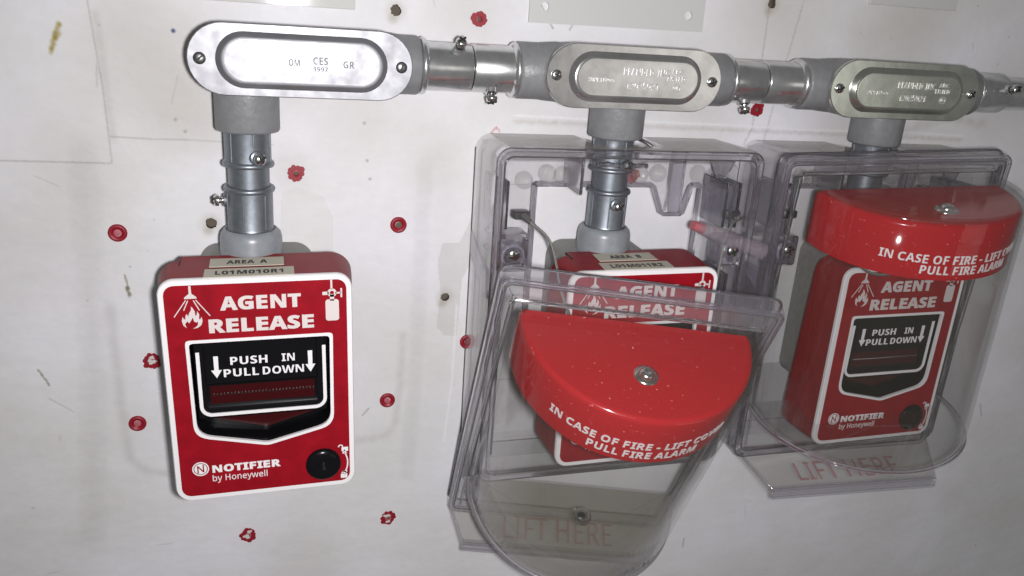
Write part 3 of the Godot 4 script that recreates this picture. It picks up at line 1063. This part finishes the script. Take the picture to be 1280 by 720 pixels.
	for o in [[Vector2(-1.9, -2.9), Vector2(-1.2, -2.9), Vector2(-1.2, 2.2), Vector2(-1.9, 2.2)], [Vector2(1.2, -2.2), Vector2(1.9, -2.2), Vector2(1.9, 2.9), Vector2(1.2, 2.9)], [Vector2(-1.2, 2.2), Vector2(-1.2, 1.0), Vector2(1.2, -2.2), Vector2(1.2, -1.0)]]:
		poly(s, PackedVector2Array(o), 0.15, 0.34, lg)
	part("logo_mark", s, M["red_panel"], panel)
	# lock and its symbols
	var lk := Transform3D(Basis.IDENTITY, Vector3(33.2, -53.4, 38.1))
	s = begin()
	lathe(s, [Vector2(10.6, 0), Vector2(10.6, 1.6), Vector2(10.0, 2.4), Vector2(8.4, 3.2), Vector2(5.8, 3.9), Vector2(4.4, 3.6), Vector2(3.6, 3.4), Vector2(0.01, 3.4)], lk, 40, true)
	var lock := part("lock", s, M["black_gloss"], t)
	s = begin()
	block(s, Vector3(0, 0, 3.5), Vector3(1.3, 5.4, 0.5), 0.1, lk)
	block(s, Vector3(0.6, -1.8, 3.5), Vector3(1.2, 1.2, 0.55), 0.1, lk)
	part("keyhole", s, M["black_matt"], lock)
	s = begin()
	for e in [[45.6, -63.6, false], [46.4, -44.6, true]]:
		var c := Vector2(e[0], e[1])
		poly(s, shifted(rr(4.0, 2.9, 0.3, 2), c), zt - 0.05, zt + 0.2)
		var arc := []
		for k in 9:
			var a := PI * k / 8
			arc.append(c + Vector2(-2.6 if e[2] else 0.0, 1.7) + Vector2(cos(a), sin(a)) * 1.3)
		band(s, arc, 0.7, zt - 0.05, zt + 0.2)
	part("padlock_symbols", s, M["white_print"], panel)
	s = begin()
	var arcp := []
	for k in 9:
		var a := lerpf(-0.5, 0.5, k / 8.0)
		arcp.append(Vector2(33.6, -54.0) + Vector2(cos(a), sin(a)) * 14.4)
	band(s, arcp, 0.8, zt - 0.05, zt + 0.2)
	for e in [[46.3, -46.2, 1.0], [46.3, -61.6, -1.0]]:
		poly(s, PackedVector2Array([Vector2(e[0] - 1.6, e[1] - 1.3 * e[2]), Vector2(e[0] + 1.5, e[1] - 1.5 * e[2]), Vector2(e[0] - 0.2, e[1] + 1.5 * e[2])]), zt - 0.05, zt + 0.2)
	part("turn_arrow", s, M["white_print"], panel)
	# label tapes on the sloping top
	if area:
		var slope := Basis(Vector3(1, 0, 0), Vector3(0, 0.053, -0.9986).normalized(), Vector3(0, 0.9986, 0.053).normalized())
		for e in [[-26.0, 15.2, 71.55, 14.0, area, 11.4, 18.0], [-28.2, 20.6, 70.55, 30.0, code, 7.2, 29.5]]:
			var f := Transform3D(slope, Vector3(0, e[2], e[3]))
			var cx: float = (e[0] + e[1]) / 2
			s = begin()
			block(s, Vector3(cx, 0, 0), Vector3(e[1] - e[0], 13.4 if e[4] == area else 12.8, 0.5), 0.1, f)
			var tape := part("label_tape", s, M["tape_beige"], t)
			s = begin()
			var tx := letters(e[4], e[6] * 1.25, 5.4, bold, 0.2)
			put_letters(s, tx, f * Transform3D(Basis.IDENTITY, Vector3(cx - e[6] * 0.625, -3.0, 0.25)))
			part("lettering", s, M["tape_ink"], tape)

func make_stations() -> void:
	station("leftmost red agent release station, bare, without a clear cover", Vector3(0, 0, 39), 1.06, "AREA  A", "L01M010R1")
	station("red agent release station behind the hanging clear cover in the middle", Vector3(239.6, -1.8, 37.8), 0.69, "AREA  B", "L01M011R2")
	station("rightmost red agent release station inside the closed clear cover", Vector3(445.7, -4.4, 37.1), 0.52, "", "")

# ------------------------------------------------------------------ clear frames and their covers
func frame(label: String, at: Vector3, group: String) -> Node3D:
	# origin: top left corner at the wall; x right, y down is negative
	var t := thing("clear_enclosure", label, "cover frame", at, group)
	var W := 187.0
	var H := 235.0
	var D := 55.0
	var c := Vector2(W / 2, -H / 2)
	var s := begin()
	var o0 := rr(W, H, 11, 10, c)
	var o1 := rr(W - 1.4, H - 1.4, 9, 10, c)
	# split the top side finely so that its back edge can be cut away round the conduit
	var fine0 := PackedVector2Array()
	var fine1 := PackedVector2Array()
	for i in o0.size():
		var j := (i + 1) % o0.size()
		var n := 40 if o0[i].distance_to(o0[j]) > 100 else 1
		for k in n:
			fine0.append(o0[i].lerp(o0[j], float(k) / n))
			fine1.append(o1[i].lerp(o1[j], float(k) / n))
	for off in [0.0, 2.4]:
		var back := PackedVector3Array()
		var front := PackedVector3Array()
		for i in fine0.size():
			var p := fine0[i]
			var z := 0.0
			if p.y > -11.0:
				if p.x > 70 and p.x < 119:
					z = minf(38.0, minf((p.x - 70) * 6.0, (119 - p.x) * 8.0))
				elif p.x > 178:
					z = minf(40.0, (p.x - 178) * 5.0)
			var d := (c - p)
			var q := Vector2(signf(d.x) * minf(off, absf(d.x)), signf(d.y) * minf(off, absf(d.y)))
			back.append(V(p + q, z))
			front.append(V(fine1[i] + q, D))
		loft(s, [back, front], 1)
	part("side_walls", s, M["clear_wall"], t)
	s = begin()
	for e in [[9.0, 69.0, 69.0], [120.0, 177.0, 183.0]]:
		quad(s, Vector3(e[0], 0.15, 2), Vector3(e[0], -0.5, D - 2), Vector3(e[2], -0.5, D - 2), Vector3(e[1], 0.15, 2))
		quad(s, Vector3(e[0], 0.15, 2), Vector3(e[1], 0.15, 2), Vector3(e[1], -0.3, 2), Vector3(e[0], -0.3, 2))
	quad(s, Vector3(69, -0.1, 36), Vector3(69, -0.5, D - 2), Vector3(120, -0.5, D - 2), Vector3(120, -0.1, 36))
	part("top_dust", s, M["dusty_top"], t)
	# thick rim at the front
	s = begin()
	var ro := rr(W - 1.4, H - 1.4, 9, 10, c)
	var rm := rr(W - 3.4, H - 3.4, 8, 10, c)
	var ri := rr(W - 12, H - 12, 6, 10, c)
	loft(s, [ring_at(ro, D - 9), ring_at(ro, D - 1)], 1)
	loft(s, [ring_at(ro, D - 1), ring_at(rm, D)], 2)
	loft(s, [ring_at(rm, D), ring_at(ri, D)], 3)
	loft(s, [ring_at(ri, D), ring_at(ri, D - 5)], 4)
	loft(s, [ring_at(ri, D - 5), ring_at(ro, D - 9)], 5)
	part("rim", s, M["moulded_edge"], t)
	s = begin()
	for q in [[ro, D - 0.5, 0.45], [ri, D - 0.2, 0.5], [o0, 0.8, 0.5]]:
		var loop := ring_at(q[0], q[1])
		if q[1] < 5.0:
			var cut := PackedVector3Array()
			for p in loop:
				if p.y < -8.0:
					cut.append(p)
			loop = cut
		else:
			loop.append(loop[0])
		for k in loop.size() - 1:
			if q[1] > 5.0 or loop[k].distance_to(loop[k + 1]) < 60 or absf(loop[k].x - loop[k + 1].x) < 20 or loop[k].y < -200:
				tube(s, PackedVector3Array([loop[k], loop[k + 1]]), q[2], q[2], 5)
	part("edge_reflection", s, M["dark_edge_reflection"], t)  # dark tubes imitate reflections inside the rim and wall edges
	s = begin()
	var rj := rr(W - 22, H - 22, 4, 8, c)
	var rk := rr(W - 24, H - 24, 4, 8, c)
	loft(s, [ring_at(rj, 6), ring_at(rj, D - 14)], 1)
	loft(s, [ring_at(rj, D - 14), ring_at(rk, D - 14)], 2)
	part("inner_flange", s, M["clear_wall"], t)
	# back plate in four pieces round the opening, with a tab hanging from its top
	var L := 43.0
	var Rr := 167.0
	var T := -34.5
	var B := -182.0
	var top := PackedVector2Array([Vector2(4, -4), Vector2(W - 4, -4), Vector2(W - 4, T), Vector2(161, T), Vector2(155.5, -55), Vector2(138.5, -55), Vector2(129, T), Vector2(4, T)])
	for e in [["back_plate", top], ["back_plate", PackedVector2Array([Vector2(4, T), Vector2(L, T), Vector2(L, B), Vector2(4, B)])], ["back_plate", PackedVector2Array([Vector2(Rr, T), Vector2(W - 4, T), Vector2(W - 4, B), Vector2(Rr, B)])], ["back_plate", PackedVector2Array([Vector2(4, B), Vector2(W - 4, B), Vector2(W - 4, -H + 4), Vector2(4, -H + 4)])]]:
		s = begin()
		poly(s, e[1], 1.0, 3.6)
		part(e[0], s, M["clear_wall"], t)
	s = begin()
	band(s, [Vector2(L - 1.5, B), Vector2(L - 1.5, T + 1), Vector2(L, T + 1.6), Vector2(129, T + 1.6), Vector2(131, T), Vector2(138.8, -53), Vector2(140, -54), Vector2(154, -54), Vector2(155.4, -53), Vector2(160.5, T), Vector2(162, T + 1.6), Vector2(Rr, T + 1.6), Vector2(Rr + 1.5, T), Vector2(Rr + 1.5, B)], 3.2, 3.7, 9.0, true)
	part("opening_lip", s, M["moulded_edge"], t)
	for e in [[34.2, -31], [50.5, -26], [62, -27], [120, -26], [134, -25], [166, -25], [180, -25]]:
		s = begin()
		lathe(s, [Vector2(0.01, 3.7), Vector2(6.4, 3.7), Vector2(6.0, 6.6), Vector2(4.6, 8.6), Vector2(2.4, 9.4), Vector2(0.01, 9.6)], Transform3D(Basis.IDENTITY, Vector3(e[0], e[1], 0)), 24, true)
		part("boss", s, M["clear_tab"], t)
	for e in [[[64, -20, 20], [2.2, 28, 34]], [[147, -30, 8], [10, 46, 8]], [[22, -66, 12], [26, 3, 20]], [[22, -78, 12], [26, 3, 20]], [[88, -12, 44], [34, 3, 8]]]:
		s = begin()
		block(s, Vector3(e[0][0], e[0][1], e[0][2]), Vector3(e[1][0], e[1][1], e[1][2]), 0.5)
		part("rib", s, M["moulded_edge"], t)
	for e in [[7.5, 3.0], [13.0, 1.6], [W - 7.0, 2.6], [W - 11.5, 1.4], [W - 16.5, 2.4]]:
		for y in [[-24.0, -56.0], [-90.0, -222.0]]:
			s = begin()
			block(s, Vector3(e[0], (y[0] + y[1]) / 2, 24), Vector3(e[1], y[0] - y[1], 34), 0.5)
			part("rib", s, M["moulded_edge"], t)
	s = begin()
	poly(s, PackedVector2Array([Vector2(165, -11), Vector2(186, -11), Vector2(176, -34)]), 18, 21)
	part("gusset", s, M["moulded_edge"], t)
	# slanting reinforcement on both sides
	for sx in [0.0, 1.0]:
		s = begin()
		var x0 := 0.6 if sx == 0.0 else W - 0.6
		var dx := -1.2 if sx == 0.0 else 1.2
		quad(s, Vector3(x0 + dx, -66, 1), Vector3(x0 + dx, -82, 1), Vector3(x0 + dx, -98, D - 8), Vector3(x0 + dx, -82, D - 8))
		quad(s, Vector3(x0, -66, 1), Vector3(x0 + dx, -66, 1), Vector3(x0 + dx, -82, D - 8), Vector3(x0, -82, D - 8))
		quad(s, Vector3(x0, -82, 1), Vector3(x0 + dx, -82, 1), Vector3(x0 + dx, -98, D - 8), Vector3(x0, -98, D - 8))
		part("brace", s, M["clear_thick"], t)
		# hinge block with its screw
		s = begin()
		var hx := 15.0 if sx == 0.0 else W - 15.0
		block(s, Vector3(hx, -70, D - 9), Vector3(20, 22, 14), 1.5)
		var hb := part("hinge_block", s, M["moulded_edge"], t)
		s = begin()
		lathe(s, [Vector2(8, D - 20), Vector2(8, D - 1), Vector2(6.5, D)], Transform3D(Basis.IDENTITY, Vector3(hx, -70, 0)), 24)
		part("hinge_boss", s, M["clear_thick"], hb)
		screw(t, "hinge_screw", Vector3(hx, -68.5, D + 0.5), Vector3(0, 0, 1), 4.0, 2.4, 0.4, M["bright_steel"])
		s = begin()
		block(s, Vector3(24.0 if sx == 0.0 else W - 8, -47, 36), Vector3(11, 5.5, 7), 0.8)
		part("cable_lug", s, M["dark_steel"], t)
	return t

func dome_ring(hw: float, leg: float, dh: float, y: float, inset: float, n := 40, z_from := 0.0) -> PackedVector3Array:
	var r := PackedVector3Array([Vector3(hw - inset, y, z_from)])
	for i in n + 1:
		var a := PI * i / n
		r.append(Vector3(cos(a) * (hw - inset), y, leg + sin(a) * (dh - inset)))
	r.append(Vector3(-hw + inset, y, z_from))
	return r

func flared(g: Dictionary, r: PackedVector3Array) -> PackedVector3Array:
	# the dome widens a little towards its floor
	var o := PackedVector3Array()
	for p in r:
		var u: float = clampf((5.0 - p.y) / (5.0 - g.floor), 0, 1.1)
		o.append(Vector3(p.x * (1.0 + u * g.flare_x / (g.hw + g.gap)), p.y, p.z * (1.0 + u * g.flare_z / (g.dh + g.leg)) if p.z > 0 else p.z))
	return o

func bent(s: SurfaceTool, tris: PackedVector3Array, x0: float, y0: float, hw: float, leg: float, dh: float, lift: float) -> void:
	var rm := (hw + dh) / 2
	for p in tris:
		var a := PI / 2 - (x0 + p.x) / rm
		s.set_smooth_group(-1)
		s.add_vertex(Vector3(cos(a) * (hw + lift + p.z), y0 + p.y, leg + sin(a) * (dh + lift + p.z)) * K)

func cover(label: String, at: Vector3, rot: Vector3, g: Dictionary, group: String) -> Node3D:
	# origin: middle of the hood's top back edge, on the flange's front face
	var t := thing("clear_cover", label, "clear cover", at, group)
	t.basis = Basis.from_euler(rot * PI / 180.0, EULER_ORDER_YXZ)
	var hw: float = g.hw
	var leg: float = g.leg
	var dh: float = g.dh
	var wf: float = g.wf
	var yt: float = g.top
	var yb: float = g.bottom
	var gap: float = g.gap
	# flange: flat ring, turned-back skirt, bead along its front edge
	var c := Vector2(0, (yt + yb) / 2)
	var fw := wf * 2
	var fh := yt - yb
	var s := begin()
	var a := rr(fw, fh, 7, 8, c)
	var b := rr(fw - 3, fh - 3, 6, 8, c)
	var d := rr(fw - 9, fh - 9, 4, 8, c)
	loft(s, [ring_at(a, -11), ring_at(a, -1.2)], 1)
	loft(s, [ring_at(a, -1.2), ring_at(b, 0.4)], 2)
	loft(s, [ring_at(b, 0.4), ring_at(d, 0.4)], 3)
	loft(s, [ring_at(d, 0.4), ring_at(d, -2.6)], 4)
	loft(s, [ring_at(d, -2.6), ring_at(b, -3.2), ring_at(b, -11)], 5)
	loft(s, [ring_at(b, -11), ring_at(a, -11)], 6)
	part("flange", s, M["clear_flange"], t)
	for q in [[a, -10.6, 0.9], [b, -0.2, 1.1], [d, -1.0, 1.0]]:
		s = begin()
		var bead := ring_at(q[0], q[1])
		bead.append(bead[0])
		bead.append(bead[1])
		tube(s, bead, q[2], q[2], 8)
		part("flange_bead", s, M["moulded_edge"], t)
	# flat web between flange and dome: left, right, top and bottom strips
	s = begin()
	var hx := hw + gap
	var wx := wf - 4.5
	var dy := 5.0
	var hb: float = hx + g.flare_x
	for e in [[Vector2(-wx, yt - 4.5), Vector2(-wx, yb + 4.5), Vector2(-hb, g.floor), Vector2(-hx, dy)], [Vector2(wx, yt - 4.5), Vector2(hx, dy), Vector2(hb, g.floor), Vector2(wx, yb + 4.5)], [Vector2(-wx, yt - 4.5), Vector2(-hx, dy), Vector2(hx, dy), Vector2(wx, yt - 4.5)], [Vector2(-hb, g.floor), Vector2(-wx, yb + 4.5), Vector2(wx, yb + 4.5), Vector2(hb, g.floor)]]:
		poly(s, PackedVector2Array(e), -2.4, 0.0)
	part("web", s, M["clear_wall"], t)
	# dome: half-round shell, closed above and below
	s = begin()
	var rows := [[dy, 3.0], [dy - 0.9, 0.9], [dy - 3.0, 0.0], [-60.0, 0.0], [g.floor + 4, 0.0], [g.floor + 1.0, 1.2], [g.floor, 4.0]]
	for th in [0.0, 2.2]:
		var rs := []
		for e in rows:
			var y: float = e[0]
			if th > 0.0:
				y = clampf(y, g.floor + th, dy - th)
			rs.append(flared(g, dome_ring(hx, leg, dh + gap, y, e[1] + th, 48, -0.5)))
		loft(s, rs, 1, false)
		cap(s, rs[0])
		if th == 0.0:
			cap(s, rs[-1], true)
	part("dome", s, M["clear_dome"], t)
	s = begin()
	var lip0 := dome_ring(hx, leg, dh + gap, g.floor + 0.8, 0.2, 48)
	var lip1 := dome_ring(hx, leg, dh + gap, g.floor + 0.4, -0.7, 48)
	var lip2 := dome_ring(hx, leg, dh + gap, g.floor - 1.2, 0.6, 48)
	loft(s, [flared(g, lip0), flared(g, lip1), flared(g, lip2)], 1, false)
	part("dome_edge", s, M["clear_edge"], t)
	s = begin()
	var film := flared(g, dome_ring(hx, leg, dh + gap, g.floor + 3.2, 4.5, 48, 2.0))
	cap(s, film)
	loft(s, [film, flared(g, dome_ring(hx, leg, dh + gap, g.floor + 2.7, 4.3, 48, 2.0))], 1)
	if g.boss:
		part("settled_dust", s, M["settled_dust"], t)
	s = begin()
	tube(s, flared(g, dome_ring(hx, leg, dh + gap, g.floor + 1.2, 0.9, 48, 1.0)), 1.3, 1.3, 8)
	part("dome_bead", s, M["moulded_edge"], t)
	# screw boss in the dome's floor
	if g.boss:
		s = begin()
		lathe(s, [Vector2(0.01, 0), Vector2(7.5, 0), Vector2(7.0, 1.8), Vector2(4.6, 2.2), Vector2(3.4, 0.8), Vector2(0.01, 0.7)], along(Vector3(6, g.floor + 2.4, 26), Vector3(0, 1, 0), Vector3(0, 0, 1)), 24, true)
		part("floor_boss", s, M["moulded_clear"], t)
		screw(t, "floor_screw", Vector3(6, g.floor + 2.8, 26), Vector3(0, 1, 0.01), 3.2, 1.6, 0.4, M["dark_steel"])
	# rib where the dome meets the web
	s = begin()
	for sx in [-1.0, 1.0]:
		block(s, Vector3(0, 0, 1.0), Vector3(2.2, dy - g.floor, 2.6), 0.5, Transform3D(Basis(Vector3(0, 0, 1), sx * g.flare_x / (dy - g.floor)), Vector3(sx * ((hx + hb) / 2 + 1.6), (dy + g.floor) / 2, 0)))
		block(s, Vector3(sx * (wx - 5.0), (yt + yb) / 2, 0.6), Vector3(1.4, fh - 24, 1.6), 0.4)
	block(s, Vector3(0, dy + 1.6, 1.0), Vector3(hx * 2, 2.2, 2.6), 0.5)
	part("stiffening_rib", s, M["moulded_clear"], t)
	s = begin()
	for q in [[a, -11.0, 0.5], [d, 0.3, 0.4]]:
		var loop := ring_at(q[0], q[1])
		loop.append(loop[0])
		tube(s, loop, q[2], q[2], 5)
	for sx in [-1.0, 1.0]:
		tube(s, PackedVector3Array([Vector3(sx * hx, dy, 0.4), Vector3(sx * hb, g.floor, 0.4)]), 0.6, 0.6, 6)
	tube(s, PackedVector3Array([Vector3(-hx, dy, 0.4), Vector3(hx, dy, 0.4)]), 0.6, 0.6, 6)
	part("edge_reflection", s, M["dark_edge_reflection"], t)  # reflections within flange and dome edges, drawn as dark tubes
	# lifting tab below the dome
	s = begin()
	var p0 := Vector3(-wf + 2, g.tab_top, 0.6)
	var p1 := Vector3(wf - 2, g.tab_top, 0.5)
	var q0 := Vector3(-g.tab_w, g.tab_y + 7, g.tab_z)
	var q1 := Vector3(g.tab_w, g.tab_y + 7, g.tab_z)
	var dn := Vector3(0, -7, 1.5)
	quad(s, p0, q0, q1, p1)
	quad(s, p0 + Vector3(0, -2.5, 0), q0 + Vector3(0, -2.5, -1), q1 + Vector3(0, -2.5, -1), p1 + Vector3(0, -2.5, 0))
	quad(s, p0, Vector3(-wf + 1, yb + 4, 0.5), q0 + dn, q0)
	quad(s, p1, q1, q1 + dn, Vector3(wf - 1, yb + 4, 0.5))
	quad(s, Vector3(-wf + 1, yb + 4, 0.5), Vector3(wf - 1, yb + 4, 0.5), q1 + dn, q0 + dn)
	var tab := part("lift_tab", s, M["clear_tab"], t)
	s = begin()
	quad(s, q0, q0 + dn, q1 + dn, q1)
	quad(s, q0 + Vector3(0, 0, -3), q0 + dn + Vector3(0, 0, -3), q1 + dn + Vector3(0, 0, -3), q1 + Vector3(0, 0, -3))
	tube(s, PackedVector3Array([q0 + dn * 0.1, q1 + dn * 0.1]), 1.0, 1.0, 8)
	tube(s, PackedVector3Array([q0 + dn, q1 + dn]), 1.2, 1.2, 8)
	tube(s, PackedVector3Array([p0, q0, q0 + dn]), 1.0, 1.0, 8)
	tube(s, PackedVector3Array([p1, q1, q1 + dn]), 1.0, 1.0, 8)
	part("tab_lip", s, M["clear_edge"], tab)
	s = begin()
	var up := (p0 - q0)
	up.x = 0
	up = up.normalized()
	var nz := Vector3(1, 0, 0).cross(up)
	put_letters(s, letters("LIFT HERE", 84, 17, plain, 0.3), Transform3D(Basis(Vector3(1, 0, 0), up, nz), (q0 + q1) / 2 + up * 6 + nz * 0.4 + Vector3(-42, 0, 0)))
	part("lettering", s, M["red_letter"], tab)
	# red sounder hood inside the top of the dome
	s = begin()
	var hr := []
	for e in [[0.0, 3.2], [-0.5, 1.7], [-1.5, 0.6], [-3.2, 0.0], [g.hood, 0.0]]:
		hr.append(dome_ring(hw, leg, dh, e[0], e[1], 56, leg))
	loft(s, hr, 1)
	cap(s, hr[0])
	loft(s, [hr[-1], dome_ring(hw, leg, dh, g.hood, 2.2, 56, leg + 2), dome_ring(hw, leg, dh, -2.5, 2.2, 56, leg + 2)], 2)
	cap(s, dome_ring(hw, leg, dh, -2.5, 2.2, 56, leg + 2), true)
	var hood := part("sounder_hood", s, M["red_hood"], t)
	s = begin()
	bent(s, letters("IN CASE OF FIRE - LIFT COVER", 113 * g.text, 5.6, bold, 0.25), -55.8 * g.text + g.text_x, g.line1, hw, leg, dh, 0.05)
	part("lettering", s, M["white_print"], hood)
	s = begin()
	bent(s, letters("PULL FIRE ALARM", 66 * g.text, 5.6, bold, 0.25), -29.6 * g.text + g.text_x, g.line2, hw, leg, dh, 0.05)
	part("lettering", s, M["white_print"], hood)
	s = begin()
	lathe(s, [Vector2(7.2, 0), Vector2(7.0, 0.8), Vector2(5.2, 1.2), Vector2(4.2, 1.3)], along(Vector3(0, 0, g.screw), Vector3(0, 1, 0), Vector3(0, 0, 1)), 28, true)
	part("washer", s, M["bright_steel"], hood)
	s = begin()
	lathe(s, [Vector2(4.6, 1.0), Vector2(4.4, 2.2), Vector2(3.4, 3.4), Vector2(1.8, 4.0), Vector2(1.0, 3.2), Vector2(0.01, 3.1)], along(Vector3(0, 0, g.screw), Vector3(0, 1, 0), Vector3(0, 0, 1)), 24, true)
	part("hood_screw", s, M["bright_steel"], hood)
	return t

func cable(label: String, ctrl: Array, r: float) -> void:
	var a: Vector3 = ctrl[0]
	var t := thing("tether_cable", label, "cable", a, "steel tethers of the clear covers")
	var rel := []
	for p in ctrl:
		rel.append(p - a)
	var path := curve(rel, 60)
	for k in 3:
		var s := begin()
		var pts := PackedVector3Array()
		for i in path.size():
			var d := (path[mini(i + 1, path.size() - 1)] - path[maxi(i - 1, 0)]).normalized()
			var x := Vector3(0.1, 0.2, 0.97).cross(d).normalized()
			var y := d.cross(x)
			var an := TAU * k / 3 + i * 0.9
			pts.append(path[i] + (x * cos(an) + y * sin(an)) * r * 0.5)
		tube(s, pts, r * 0.6, r * 0.6, 6)
		part("strand", s, M["cable_steel"], t)
	var s2 := begin()
	var d0 := path[3] - path[0]
	lathe(s2, [Vector2(r * 0.8, -2), Vector2(r * 1.8, -1.6), Vector2(r * 1.8, 6), Vector2(r * 0.8, 6.4)], along(Vector3.ZERO, d0), 12)
	part("crimp", s2, M["bright_steel"], t)

func make_covers() -> void:
	var gf := "clear plastic frames fixed round the stations"
	frame("clear plastic wall frame behind the hanging middle cover, open at the top", Vector3(139.5, 142, 0), gf)
	frame("clear plastic wall frame of the closed cover on the right", Vector3(340.9, 142, 0), gf)
	var gc := "clear hinged covers with red sounder hoods"
	cover("middle clear cover hanging tilted off its frame, red hood on top, lift tab below", Vector3(211.7, 52.96, 124.9), Vector3(24.81, -13.69, -5.75),
		{"hw": 70.0, "dh": 71.9, "leg": 1.0, "wf": 85.2, "top": 21.9, "bottom": -225.5, "floor": -176.4, "hood": -36.0, "screw": 41.0, "gap": 4.2, "flare_x": 2.0, "flare_z": 2.0, "tab_top": -217.0, "tab_w": 71.8, "tab_y": -230.3, "tab_z": 26.5, "line1": -24.2, "line2": -32.2, "boss": true, "text": 1.0, "text_x": 0.0}, gc)
	cover("closed clear cover on the right over its station, red hood at its top", Vector3(419.6, 127.9, 73.1), Vector3(7.59, -7.66, 3.57),
		{"hw": 66.7, "dh": 67.4, "leg": 15.1, "wf": 83.0, "top": 16.7, "bottom": -231.4, "floor": -180.5, "hood": -36.0, "screw": 55.8, "gap": 3.0, "flare_x": 9.5, "flare_z": 5.0, "tab_top": -223.0, "tab_w": 66.5, "tab_y": -237.8, "tab_z": 41.0, "line1": -25.0, "line2": -32.0, "boss": false, "text": 0.95, "text_x": 3.5}, gc)
	cable("left steel tether from the middle frame down to its hanging cover", [Vector3(161, 97, 50), Vector3(168, 92, 56), Vector3(176, 84, 60), Vector3(181, 68, 64), Vector3(182, 56, 72), Vector3(186, 40, 84)], 1.05)
	cable("right steel tether from the middle frame down to its hanging cover", [Vector3(321, 95, 45), Vector3(312, 92, 50), Vector3(305, 78, 54), Vector3(300, 50, 60), Vector3(292, 25, 70), Vector3(276, 14, 84)], 1.0)
	cable("steel tether curling out under the left end of the closed cover's hood", [Vector3(372, 88, 90), Vector3(380, 78, 96), Vector3(392, 70, 100), Vector3(408, 72, 104), Vector3(420, 84, 104)], 1.0)
	var t := thing("plunger_rod", "pinkish clear plastic rod with a red tip reaching in from the middle frame's right side", "rod", Vector3(278.8, 92.4, 57))
	var s := begin()
	tube(s, PackedVector3Array([Vector3(3, -0.6, 0), Vector3(20, -7, -2), Vector3(60, -21, -8)]), 4.4, 6.2, 18)
	part("shaft", s, M["rod_plastic"], t)
	s = begin()
	tube(s, PackedVector3Array([Vector3(-1.5, 0.6, 0.2), Vector3(0, 0, 0), Vector3(7, -2.4, -0.8)]), 3.0, 3.6, 18)
	part("tip", s, M["red_anchor_pale"], t)
